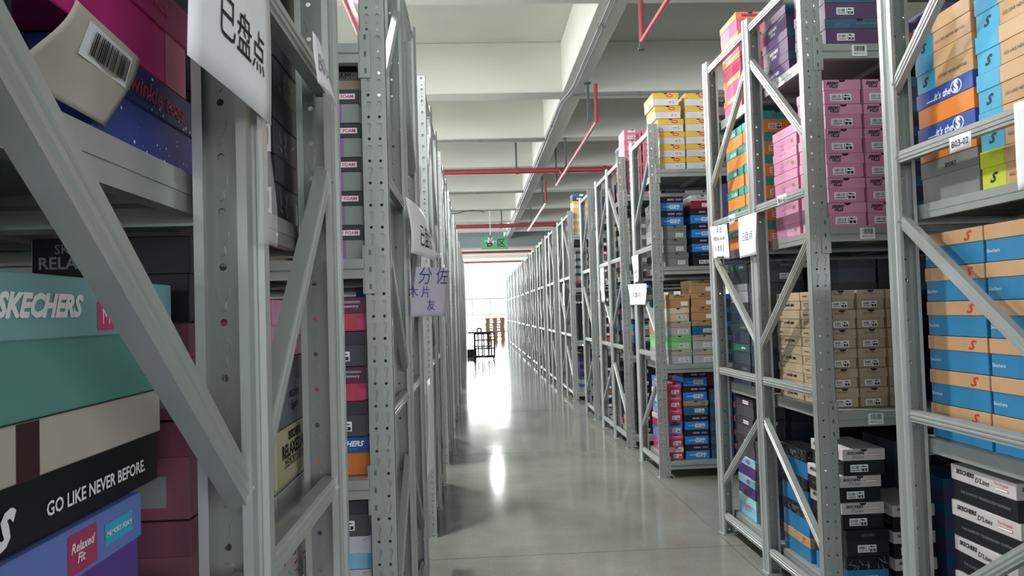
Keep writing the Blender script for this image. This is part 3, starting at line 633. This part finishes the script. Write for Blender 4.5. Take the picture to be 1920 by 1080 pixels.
# ---- left rack L1 (front faces show in the gap)
p = 'second left rack'
stack('L', XB + .02, 2.68, LL[2], ['memfoam'] * 5, 'front stack, third shelf, ' + p)
one_box('brown', XB - .085, 2.89, LL[2] + .002 + .1225 * 5, .02, 'light brown box, grey lid, topmost on charcoal-lidded stack, second left rack', 'shoe boxes in the front stack, third shelf, second left rack')
stack('L', XB + .02, 2.68, LL[1], ['orblue', 'darkgrey', 'maroon', 'darkgrey', 'maroon'], 'front stack, second shelf, ' + p)
stack('L', XB + .02, 2.68, LL[0], ['marble', 'marble', 'marble', 'marble', 'marble', 'darkgrey'], 'front stack, lowest shelf, ' + p)
for lv, sty in ((0, ['navy', 'silver', 'plumbox', 'navy']), (1, ['plumbox', 'navy', 'silver', 'navy']), (2, ['silver', 'silver', 'navy'])):
    stack('L', XB, 3.02, LL[lv], sty, ['lowest', 'second', 'third'][lv] + ' shelf back stack, ' + p, 1)
print('BOXES', NB[0])

# ---- every box beyond: hundreds of small ones down the aisle
pal = [cardboard(c) for c in ('#3b4656', '#24262c', '#6b6f6d', '#8a6a78', '#24262c', '#2b5f86', '#8f7354', '#3d3148', '#2d3846', '#a5596c', '#36424e', '#8e9396', '#4f5180', '#1c1e24')]
rows = MB()
def far_fill(side, ya, yb, levels, seed, tops=True, cols=2, skip=()):
    rn = random.Random(seed); s = 1 if side == 'R' else -1
    xa = XA if s > 0 else XB
    for li, z in enumerate(levels):
        if (side, round(ya, 2), li) in skip: continue
        for dy in (0, .335):
            for c_ in range(cols if dy == 0 else 1):
                n = rn.randint(5, 6) if li < 3 else rn.randint(0, 4 if tops else 1)
                if li == 2 or li == 0: n = min(n, 5)
                a, b = rn.choice(pal), rn.choice(pal); zz = z + .001
                for k in range(n):
                    if rn.random() < .3: a, b = rn.choice(pal), rn.choice(pal)
                    h = .122; x = xa + s * (.105 + c_ * .215) + rn.uniform(-.006, .006); y0 = ya + .05 + dy
                    if y0 + .32 > yb: continue
                    rows.box((x - .1, y0 + .003, zz), (x + .1, y0 + .317, zz + h - .04), a)
                    rows.box((x - .103, y0, zz + h - .048), (x + .103, y0 + .32, zz + h - .001), b)
                    if dy == 0: rows.box((x - .02, y0 + .001, zz + .02), (x + .07, y0 + .0035, zz + .055), WHT)
                    zz += h
far_fill('R', 8.70, 9.44, RL, 3)
far_fill('R', 10.04, 10.85, RL, 4)
far_fill('R', 12.19, 13.06, RL[:3], 5); far_fill('R', 13.10, 13.83, RL, 6)
for i, y in enumerate(RY):
    far_fill('R', y, y + .8, RL, 20 + i); far_fill('R', y + .84, y + 1.55, RL, 50 + i, cols=1)
far_fill('L', 3.49, 4.22, LL[:3], 7, cols=1)
for i, y in enumerate(LY):
    far_fill('L', y, y + .8, LL, 80 + i, tops=False); far_fill('L', y + .84, y + 1.58, LL, 110 + i, tops=False, cols=1)
def inner(side, ya, yb, levels, x_from, x_to, seed, both=True, n=(5, 6)):
    rn = random.Random(seed); s = 1 if side == 'R' else -1
    for z in levels:
        gap = 5
        for y0 in ([ya + .05, yb - .37] if both else [ya + .05]):
            x = x_from
            while x < x_to - .2:
                if any(abs(x + .105 - q) < .17 for q in ((3.925, 6.225) if s > 0 else (2.632, 4.932))): x += .05; continue
                a, b = rn.choice(pal), rn.choice(pal); zz = z + .001; k0 = rn.randint(*n)
                if z > levels[0] and len(levels) > 3 and z == levels[-1]: k0 = rn.randint(1, 4)
                for k in range(k0):
                    h = .122; xc = s * (x + .105)
                    rows.box((xc - .1, y0 + .003, zz), (xc + .1, y0 + .317, zz + h - .04), a)
                    rows.box((xc - .103, y0, zz + h - .048), (xc + .103, y0 + .32, zz + h - .001), b)
                    zz += h
                x += .215
for sd, (a, b) in enumerate(((1.2, 2.0), (2.0, 2.76))): inner('R', a, b, RL, 2.25, 6.1, 200 + sd, n=(5, 5))
inner('R', 1.2, 2.0, RL[:3], 1.72, 2.2, 230, n=(5, 5))
darkpal = pal; pal = [cardboard(c) for c in ('#24262c', '#27313d', '#2d3846', '#1d1e22', '#3b3e45')]
inner('R', 2.38, 2.76, RL[1:3], 1.95, 2.25, 231, False, n=(5, 5))
inner('R', 3.79, 4.17, RL[1:2], 1.92, 6.1, 232, False, n=(6, 6)); inner('R', 3.45, 4.17, RL[1:2], 2.30, 6.1, 233, False, n=(6, 6))
inner('R', 3.79, 4.17, RL[:1], 2.18, 6.1, 234, False, n=(5, 5))
inner('R', 4.53, 4.91, RL[:2], 1.95, 6.1, 235, False, n=(6, 6))
pal = darkpal
inner('R', 3.45, 4.17, RL[2:3], 2.12, 6.1, 236, n=(5, 6)); inner('R', 3.42, 4.17, RL[3:], 2.10, 6.1, 237, n=(1, 3)); inner('R', 3.45, 4.17, RL[:1], 2.22, 6.1, 238, False, n=(4, 5))
inner('R', 4.17, 4.91, RL[1:3], 1.95 + .22, 6.1, 239, n=(5, 5)); inner('R', 4.17, 4.91, [RL[0]], 2.2, 6.1, 240, n=(4, 5)); inner('R', 4.17, 4.91, [RL[3]], 2.2, 6.1, 241, n=(1, 4))
for l_, x in ((0, 2.06), (1, 2.16), (2, 2.2), (3, 2.2)): inner('R', 6.5, 7.29, [RL[l_]], x, 6.1, 242 + l_, n=(4, 6))
inner('R', 7.90, 8.66, RL[:3], 1.93, 6.1, 250, n=(5, 5)); inner('R', 7.90, 8.66, RL[3:], 2.1, 6.1, 251, n=(2, 5)); inner('R', 8.66, 9.44, RL[:3], 2.15, 6.1, 252, n=(5, 5))
for a, b in ((10.04, 10.85), (12.19, 13.06), (14.65, 15.45)): inner('R', a, b, RL[:3], 2.15, 3.8, int(a * 10), False, n=(5, 5))
inner('L', .3, 1.07, LL[:3], .98, 4.9, 260, n=(4, 5)); inner('L', 1.07, 1.63, LL, .62, 4.9, 261, False, n=(4, 5)); inner('L', .3, 1.07, LL[3:], .4, 4.9, 262, n=(2, 4))
inner('L', 2.63, 3.45, LL[:3], .66, 4.9, 263, n=(5, 5)); inner('L', 3.45, 4.22, LL[:3], .62, 4.9, 264, n=(4, 5))
for a, b in ((5.06, 5.86), (7.46, 8.26), (9.86, 10.66), (12.26, 13.06)): inner('L', a, b, LL[:3], .85, 2.5, int(a * 10) + 5, False, n=(4, 5))
inner('R', 4.17, 4.5, [RL[1]], 1.95, 2.1, 270, False, n=(4, 4)) if False else None
tag(rows.build('shoe_boxes'), 'hundreds of small stacked shoe boxes on the racks receding down the aisle', 'shoe boxes', kind='stuff')
for c_ in (0, 1):
    stack('R', XA - .02 + c_ * .24, 12.24, RL[3], (['yellow'] * 5 + ['bluelid']) if c_ == 0 else ['yellow'] * 3, ('left' if c_ == 0 else 'right') + ' stack, sixth right rack', -1)
stack('R', XA - .05, 14.70, RL[3] + .002, ['yellow'] * 5, 'top of right rack behind small yellow stack', -1) if False else None

# ------------------------------------------------------------------ papers, cards and tape
def sheet(name, O, R, U, w, h, label, cat, draw=None, mt=None, curl=.006, seed=0, nx=8, nz=10, skew=0):
    """a thin paper sheet; O centre, R right, U up (as read), slightly buckled, with thickness."""
    R, U = Vector(R).normalized(), Vector(U).normalized(); Nn = R.cross(U)
    rn = random.Random(seed); ph = rn.uniform(0, 6); mt = mt or PAPER
    def surf(a, b): return curl * (math.sin(a * 3.1 + ph) * .6 + math.sin(b * 4.3 + ph * 2) * .4 + .5 * math.cos(a * 2 + b * 3))
    mb = MB(); vs = []; t = .0005
    for k in (0, 1):
        for j in range(nz + 1):
            for i in range(nx + 1):
                a, b = i / nx - .5, j / nz - .5
                vs.append(R * ((a + skew * b) * w) + U * (b * h) + Nn * (surf(a, b) - k * t))
    q = nx + 1; M = q * (nz + 1); fs = []
    for j in range(nz):
        for i in range(nx):
            v = j * q + i; fs.append((v, v + 1, v + q + 1, v + q)); fs.append((M + v, M + v + q, M + v + q + 1, M + v + 1))
    rim = [i for i in range(q)] + [j * q + nx for j in range(1, nz + 1)] + [nz * q + i for i in range(nx - 1, -1, -1)] + [j * q for j in range(nz - 1, 0, -1)]
    for a, b in zip(rim, rim[1:] + rim[:1]): fs.append((a, M + a, M + b, b))
    mb.add(vs, fs, mt, True)
    if draw:
        F = Face(mb, (0, 0, 0), R, U, .0012); n0 = len(mb.v); draw(F)
        for i in range(n0, len(mb.v)):
            v = Vector(mb.v[i]); a = v.dot(R) / w; b = v.dot(U) / h; d = v.dot(Nn)
            mb.v[i] = tuple(v + Nn * (surf(a, b)))
    o = mb.build(name, None, O); tag(o, label, cat); return o
rgt = (0, -1, 0); lft = (0, 1, 0)   # reading direction on the right racks and on the left racks
def yipan(sc, m=INK):
    return lambda F: F.text('已盘点', 0, .02, sc, m, k=1)
BLUEINK = mat('blue_pen_ink', '#3b4a86', rough=0.6, noise=0)
# big notice on the nearest left rack
sheet('paper_notice', (-.276, .90, 1.917), lft, (0, .0, 1), .285, .30, 'white paper notice with large Chinese characters on nearest left post', 'paper notice',
      lambda F: F.text('已盘点', .02, -.07, .165, INK, k=1), curl=.004, seed=1)
TAPE = bpy.data.materials.new('clear_tape'); TAPE.use_nodes = True; tb = TAPE.node_tree.nodes['Principled BSDF']
tb.inputs['Base Color'].default_value = (.8, .8, .82, 1); tb.inputs['Roughness'].default_value = .12; tb.inputs['Alpha'].default_value = .22
sheet('clear_tape', (-.2775, 1.025, 1.685), lft, (0, 0, 1), .07, .17, 'crumpled clear tape hanging below the nearest notice', 'tape', mt=TAPE, curl=.006, seed=4, nx=12, nz=24)
# right-hand notices
def bq(F):
    F.text('B 区', -.0, .085, .10, INK, k=1); F.text('未盘点区 B02-B03', -.01, .025, .24, INK, k=1)
    F.text('人 盘 商 区', -.01, -.038, .2, INK, k=1)
    F.rect(-.01, -.095, .12, .008, INK); F.poly([(.045, -.108), (.085, -.095), (.045, -.082)], INK)
sheet('paper_notice', (1.560, 4.625, 1.895), (0, -1, -.06), (0, -.06, 1), .33, .21, 'white notice with arrow taped to far post of B03-01 rack', 'paper notice', bq, seed=2, skew=-.15)
sheet('paper_notice', (1.560, 4.15, 1.885), rgt, (0, 0, 1), .27, .235, 'white notice with three Chinese characters on middle post, B03-01 rack', 'paper notice',
      lambda F: F.text('已盘点', .01, .0, .16, BLUEINK, k=1), seed=3)
def card(O, R, text, w, h, label, m=INK):
    sheet('location_card', O, R, (0, 0, 1), w, h, label, 'location card', lambda F: F.text(text, 0, 0, w * .8, m, k=1, bold=.015), curl=.001, seed=len(text), nx=3, nz=2)
card((1.563, 2.29, 1.995), rgt, 'B03-02', .105, .05, 'white card reading B03-02 on a frame brace')
card((1.563, 3.67, 2.02), rgt, 'B03-01', .11, .05, 'white card reading B03-01 on a frame brace')
card((1.563, 4.40, 2.01), rgt, 'B03-01', .10, .06, 'small white card beside the arrow notice')
sheet('paper_notice', (1.558, 1.968, 1.925), rgt, (0, 0, 1), .15, .25, 'white sheet cut by the right edge of the photo', 'paper notice', seed=6)
sheet('location_card', (-.275, 1.42, 1.965), lft, (0, -.05, 1), .16, .075, 'curled white card on upper brace of nearest left rack', 'location card', lambda F: F.text('B03-03', 0, 0, .12, GREYP, k=1), seed=7, curl=.01, skew=-.3)
sheet('paper_notice', (-.235, 3.42, 1.87), (.08, 1, 0), (0, 0, 1), .62, .22, 'curled white notice with Chinese characters on second left rack', 'paper notice',
      lambda F: F.text('已盘点', .02, -.02, .3, INK, k=1), seed=8, curl=.02, skew=-.2)
def hand(F):
    for j in range(12): F.rect(0, -.1 + j * .018, .30, .0009, GREYP)
    F.text('分 佐', .02, .075, .2, BLUEINK, k=2, shear=.2); F.text('木 片', -.07, .0, .12, BLUEINK, k=2); F.text('友', 0, -.06, .05, BLUEINK, k=2)
PINKP = mat('lilac_paper', '#b9b3c6', rough=.8, noise=.03)
sheet('handwritten_note', (-.20, 3.46, 1.60), (1, .9, 0), (0, 0, 1), .21, .225, 'lilac lined sheet with handwriting on second left rack', 'note', hand, mt=PINKP, seed=9, curl=.012, skew=.12)
for (x, y, z, ww, hh, lab, sd) in ((-.272, 6.2, 1.75, .22, .5, 'long white sheet on third left rack', 11), (-.272, 10.6, 1.75, .22, .26, 'small white sheet hanging on fifth left rack', 12),
                                   (-.268, 5.3, 1.86, .2, .26, 'pale sheet on front post of third left rack', 13), (-.272, 4.3, .85, .25, .55, 'tall white sheet low on second left rack', 14)):
    sheet('paper_notice', (x, y, z), lft, (0, 0, 1), ww, hh, lab, 'paper notice', seed=sd, curl=.012)
sheet('paper_notice', (1.567, 7.12, 1.87), rgt, (0, 0, 1), .3, .26, 'white notice with printed lines on yellow-topped narrow rack', 'paper notice', lambda F: (F.text('B 区', 0, .07, .08, INK), F.text('人盘商区', 0, -.02, .2, INK), F.rect(0, -.08, .1, .008, INK)), seed=15, curl=.012)
sheet('paper_notice', (1.55, 7.0, 1.62), (.3, -1, 0), (0, .1, 1), .3, .2, 'white sheet hanging below the notice on yellow-topped rack', 'paper notice', lambda F: F.text('已盘点', 0, 0, .14, INK), seed=16, curl=.02)
sheet('paper_notice', (1.567, 9.0, 1.78), rgt, (0, 0, 1), .2, .42, 'long narrow white sheet on pink-topped rack', 'paper notice', seed=17)
sheet('paper_notice', (1.567, 12.95, 1.75), rgt, (0, 0, 1), .28, .4, 'grey-white sheet on the far rack with small yellow stack', 'paper notice', seed=18)

# torn barcode packet lying on the shelf edge of the nearest left rack
KRP = mat('crumpled_packet_paper', '#b9b4aa', rough=.8, noise=.08, scale=20)
def pk(F):
    F.rect(.015, .02, .105, .034, WHT, 1.6); F.bars(.018, .02, .085, .024, INK, 24, 2.4, 3)
sheet('barcode_packet', (-.386, .775, LL[2] + .062), (-.10, 1, .0), (.35, 0, 1), .165, .09, 'crumpled pale packet with barcode at shelf edge, nearest left rack', 'packet', pk, mt=KRP, curl=.010, seed=31, nx=16, nz=14, skew=.2)
# ------------------------------------------------------------------ ceiling services
REDP = mat('red_fire_pipe', '#a3434e', rough=.4, noise=.05, scale=5)
GALV = mat('galvanised_conduit', '#8d9292', rough=.4, metal=.5, noise=.05)
def pipe(pts, rad, m, name, label, cat, extra=None, group=None):
    mb = MB()
    for a, b_ in zip(pts, pts[1:]): mb.tube(a, b_, rad, m, 12)
    if extra: extra(mb)
    return tag(mb.build(name), label, cat, group)
def couplings(ys, x, z, rad, axis='y'):
    def go(mb):
        for q in ys:
            if axis == 'y': mb.tube((x, q - .04, z), (x, q + .04, z), rad * 1.25, REDP, 12)
            else: mb.tube((q - .04, x, z), (q + .04, x, z), rad * 1.25, REDP, 12)
    return go
def hanger(x, y, z0, z1, lab):
    mb = MB(); mb.box((x - .02, y - .02, z0), (x + .02, y + .02, z1), HB); mb.box((x - .05, y - .05, z1 - .01), (x + .05, y + .05, z1), HB)
    mb.box((x - .035, y - .03, z0 - .02), (x + .035, y + .03, z0 + .01), HB)
    tag(mb.build('pipe_hanger'), lab, 'pipe hanger', 'pipe hangers under the ceiling')
HB = mat('dark_hanger_steel', '#5b6164', rough=.5, metal=.4, noise=0)
pipe([(-15, 16.45, 4.6), (15, 16.45, 4.6)], .06, REDP, 'fire_pipe', 'thick red fire pipe crossing the ceiling nearest the camera', 'fire pipe', couplings((-3, 1.05, 3), 16.45, 4.6, .06, 'x'))
pipe([(-15, 27.0, 4.6), (15, 27.0, 4.6)], .075, REDP, 'fire_pipe', 'thick red fire pipe crossing just before the green sign', 'fire pipe', couplings((-3, 1.05, 3), 27.0, 4.6, .075, 'x'))
pipe([(-15.0, 38.2, 4.55), (15.0, 38.2, 4.55)], .06, REDP, 'fire_pipe', 'thin red fire pipe just beyond the grey drop beam', 'fire pipe')
pipe([(-15.0, 46.5, 4.6), (15.0, 46.5, 4.6)], .06, REDP, 'fire_pipe', 'farthest red fire pipe near the end window', 'fire pipe')
pipe([(-1.162, 4.0, 4.6), (-1.162, 16.4, 4.6)], .045, REDP, 'fire_pipe', 'red fire pipe running along the aisle above the left racks', 'fire pipe')
pipe([(1.92, 3.0, 4.4), (1.91, 7.95, 4.4), (1.91, 7.95, 4.98)], .026, REDP, 'sprinkler_pipe', 'nearest thin red sprinkler pipe over the right racks', 'sprinkler pipe')
pipe([(1.98, 11.4, 4.98), (1.98, 11.4, 4.4), (1.995, 17.2, 4.4)], .03, REDP, 'sprinkler_pipe', 'thin red sprinkler pipe starting beyond the nearest concrete crossing', 'sprinkler pipe',
     lambda mb: mb.tube((1.99, 15.9, 4.4), (1.99, 16.4, 4.6), .03, REDP))
pipe([(2.02, 20.0, 4.98), (2.02, 20.0, 4.4), (2.03, 26.9, 4.4)], .03, REDP, 'sprinkler_pipe', 'distant thin red sprinkler pipe before the second crossing pipe', 'sprinkler pipe')
for (x, y, z0, z1, lab) in ((1.97, 8.25, 4.42, 5.0, 'dark hanger rod at end of nearest sprinkler pipe'), (1.86, 11.4, 4.42, 5.0, 'dark hanger rod at start of middle sprinkler pipe'),
                            (1.03, 16.45, 4.66, 5.8, 'dark hanger rod holding near crossing pipe beside the concrete beam'), (1.96, 15.1, 4.42, 5.0, 'dark hanger rod on middle sprinkler pipe before crossing pipe'),
                            (2.0, 17.2, 4.42, 5.8, 'dark hanger rod at far end of middle sprinkler pipe'), (1.09, 27.0, 4.68, 5.8, 'dark hanger rod holding second crossing pipe'),
                            (1.93, 20.0, 4.42, 5.8, 'dark hanger rod at start of distant sprinkler pipe'), (2.03, 25.3, 4.42, 5.0, 'dark hanger rod near end of distant sprinkler pipe')):
    hanger(x, y, z0, z1, lab)
for k, (dx, lab) in enumerate(((.0, 'left conduit under the long concrete beam'), (.055, 'right conduit under the long concrete beam'))):
    mb = MB(); x = 1.64 + dx
    mb.tube((x, 4, 4.975), (x, 11.5, 4.975), .013, GALV, 8); mb.tube((x, 11.5, 4.975), (x - .03, 11.8, 4.965), .013, GALV, 8)
    mb.tube((x - .03, 11.8, 4.965), (x - .1, 12.35, 4.97), .013, GALV, 8); mb.tube((x - .1, 12.35, 4.975), (x - .06, 35.9, 4.975), .013, GALV, 8)
    for y in (6, 9, 14, 17, 20, 23, 26): q = x if y < 12 else x - .08; mb.box((q - .018, y, 4.955), (q + .018, y + .03, 5.0), GALV)
    tag(mb.build('conduit'), 'thin grey metal ' + lab, 'conduit')
for (xa, xb, y, z, lab) in ((-14.8, 1.58, 15.1, 4.975, 'thin grey conduit crossing left of the long beam'), (1.7, 14.8, 11.95, 4.975, 'thin grey conduit crossing right of the long beam'), (-14.8, 1.58, 21.75, 4.975, 'thin grey conduit crossing above the far aisle')):
    mb = MB(); mb.tube((xa, y, z), (xb, y, z), .017, GALV, 8)
    for i in range(6):
        q = xa + (xb - xa) * (i + .5) / 6; mb.tube((q - .04, y, z), (q + .04, y, z), .024, GALV, 8)
    tag(mb.build('conduit'), lab, 'conduit')
mb = MB(); mb.tube((-14.8, 25.0, 4.9), (14.8, 25.0, 4.9), .016, GALV, 8)
prev = (-1.0, 24.98, 4.86)
for i in range(1, 13):
    nx_ = (-1.0 + i * .12, 24.96, 4.86 - .05 * math.sin(i * .55)); mb.tube(prev, nx_, .014, HB, 6); prev = nx_
mb.box((-1.15, 24.93, 4.80), (-.8, 24.98, 4.84), WHT)
tag(mb.build('lighting_cable_run'), 'thin cable run with drooping flex carrying the pendant lamp', 'cable run')

# pendant lamp
lamp = bpy.data.objects.new('pendant_lamp', None); COL.objects.link(lamp); lamp.location = (.62, 25.0, 3.82); tag(lamp, 'white dish pendant lamp hanging in front of the green sign', 'lamp')
WEN = mat('white_enamel', '#dfe3ee', rough=.3, noise=0)
mb = MB(); mb.tube((0, 0, .25), (0, 0, 1.07), .012, WEN, 8); mb.build('rod', lamp)
mb = MB(); prof = [(.03, .13), (.05, .11), (.09, .09), (.18, .06), (.20, .04), (.195, .035), (.17, .045), (.06, .06), (.02, .06)]
seg = 24
for (r0, z0), (r1, z1) in zip(prof, prof[1:]):
    vs = []
    for i in range(seg):
        a = 2 * math.pi * i / seg; vs += [(r0 * math.cos(a), r0 * math.sin(a), z0), (r1 * math.cos(a), r1 * math.sin(a), z1)]
    mb.add(vs, [(2 * i, 2 * ((i + 1) % seg), 2 * ((i + 1) % seg) + 1, 2 * i + 1) for i in range(seg)], WEN, True)
mb.build('lamp_shade', lamp)
mb = MB()
for x in (-.05, .05): mb.tube((x, 0, .10), (x, 0, .17), .035, WEN, 12, rad1=.02)
mb.tube((0, 0, .10), (0, 0, .26), .02, HB, 10); mb.build('lamp_holder', lamp)
mb = MB()
for x in (-.09, .07): mb.tube((x, 0, .045), (x + .01, 0, .0), .018, HB, 10, rad1=.008)
mb.build('bulb_guard', lamp)

# lamp copies added unseen over the left racks to light the right side
ADDED_LAMP_Y, ADDED_LAMP_W = (4.4, 7.4, 10.4, 14.0), 150
def bulb_light(name, loc, watts, parent=None):
    l = bpy.data.lights.new(name, 'AREA'); l.shape = 'DISK'; l.size = .34; l.energy = watts; l.color = (1.0, .98, .95); l.spread = math.pi
    o = bpy.data.objects.new(name, l); COL.objects.link(o); o.location = loc
    if parent: o.parent = parent
for y in ADDED_LAMP_Y:
    q = lamp.copy(); COL.objects.link(q); q.location = (-.95, y, 4.62); tag(q, 'added unseen pendant lamp above the left racks, lighting the right side', 'lamp', 'added lamps hidden over the left racks')
    for ch in list(lamp.children):
        c_ = ch.copy(); COL.objects.link(c_); c_.parent = q
    bulb_light('lamp_bulb_light', (0, 0, .03), ADDED_LAMP_W, q)  # light of an added lamp, hidden from the camera by the racks
for ch in [o for o in bpy.data.objects if o.name.startswith('rod.')]: ch.scale.z = .9
bulb_light('lamp_bulb_light', (0, 0, .03), 60, lamp)

# green aisle sign
sg = bpy.data.objects.new('hanging_sign', None); COL.objects.link(sg); sg.location = (1.0, 32.9, 4.53); tag(sg, 'green hanging zone sign with dark character under the ceiling', 'sign')
SGN = mat('sign_green', '#69b183', rough=.5, noise=.03); DKG = mat('sign_dark_lettering', '#1f3a30', rough=.5, noise=0)
mb = MB(); mb.bev((-.585, 0, -.28), (.585, .03, .28), SGN, .004)
F = Face(mb, (0, 0, 0), (1, 0, 0), (0, 0, 1), .002)
F.text('区', .29, 0, .34, DKG, k=1, bold=.01, h=.34); F.text('B', -.22, 0, .24, DKG, k=1, bold=.01, h=.32)
mb.build('sign_panel', sg)
for x in (-.5, .5):
    mb = MB(); mb.tube((x, .015, .27), (x, .015, 1.28), .006, HB, 6); mb.build('hanger_wire', sg)

# ------------------------------------------------------------------ far floor things: trolley, pallets, carton
DSTEEL = mat('trolley_steel', '#3c353b', rough=.6, metal=.0, noise=0)
tr = bpy.data.objects.new('hand_trolley', None); COL.objects.link(tr); tr.location = (.28, 23.4, 0); tag(tr, 'dark tubular cage trolley standing in the aisle', 'trolley')
def tubes(name, segs, rad, parent=tr):
    mb = MB()
    for a, b_ in segs: mb.tube(a, b_, rad, DSTEEL, 8)
    return mb.build(name, parent)
def panel(y, xs, zt, zs): return [((x, y, .09), (x, y, zt)) for x in xs] + [((xs[0], y, z), (xs[-1], y, z)) for z in zs]
tubes('platform', [((-.33, 0, .09), (.33, 0, .09)), ((-.33, .6, .09), (.33, .6, .09)), ((-.33, 0, .09), (-.33, .6, .09)), ((.33, 0, .09), (.33, .6, .09)), ((0, 0, .09), (0, .6, .09))], .022)
tubes('side_frame', panel(0, (-.30, -.18, -.06, .14, .32), .85, (.36, .62, .85)), .022)
tubes('side_frame', panel(.6, (-.28, .0, .24), .80, (.4, .80)), .022)
tubes('push_handle', [((-.20, .3, .80), (-.20, .3, .98)), ((-.08, .3, .80), (-.08, .3, .98)), ((-.20, .3, .98), (-.08, .3, .98)), ((-.46, .3, .85), (.2, .3, .85)), ((-.46, .3, .82), (-.46, .3, .88))], .02)
for x, y in ((-.3, .03), (.3, .03), (-.3, .57), (.3, .57)):
    mb = MB(); mb.tube((x - .015, y, .042), (x + .015, y, .042), .042, HB, 14); mb.tube((x, y, .05), (x, y, .1), .010, HB, 6); mb.build('caster', tr)
WOOD = mat('pallet_wood', '#8d6a4e', rough=.8, noise=.15, scale=12, stretch=(1, 8, 8))
def pallet(x, y, z, rot, label):
    o = bpy.data.objects.new('wooden_pallet', None); COL.objects.link(o); o.location = (x, y, z); o.rotation_euler.z = rot; tag(o, label, 'pallet', 'pallets stacked at the far end')
    for nm, me in PAL: obj(nm, me[0], o, me[1])
PAL = []
t_ = MB()
for i in range(7): t_.box((-.5, -.6 + i * .183, .122), (.5, -.6 + i * .183 + .10, .144), WOOD)
PAL.append(('top_deck', (t_.mesh('top_deck'), (0, 0, 0))))
t_ = MB()
for x in (-.5, -.07, .36): t_.box((x, -.6, .0), (x + .14, .6, .02), WOOD)
PAL.append(('bottom_deck', (t_.mesh('bottom_deck'), (0, 0, 0))))
t_ = MB(); t_.box((-.10, -.07, .02), (.10, .07, .122), WOOD); bk = t_.mesh('block')
for x in (-.40, 0, .40):
    for y in (-.53, 0, .53): PAL.append(('block', (bk, (x, y, 0))))
for k in range(8):
    pallet(1.12 + (.02 if k < 3 else random.uniform(-.02, .02)), 41.0, k * .1445, random.uniform(-.02, .02) if k else 0, f'wooden pallet, {"lowest" if k == 0 else "topmost" if k == 7 else ORD[k] + " from bottom"}, in the stack at the far end')
CTN = MB(); dk = cardboard('#3f4448'); CTN.bev((-.16, -.2, 0), (.16, .2, .26), dk, .004); CTN.box((-.16, -.012, .2602), (.16, .012, .261), GREYP)
cb_ = CTN.build('carton', None, (-.115, 25.2, 0)); tag(cb_, 'dark carton on the floor beside the left racks, far down the aisle', 'carton')
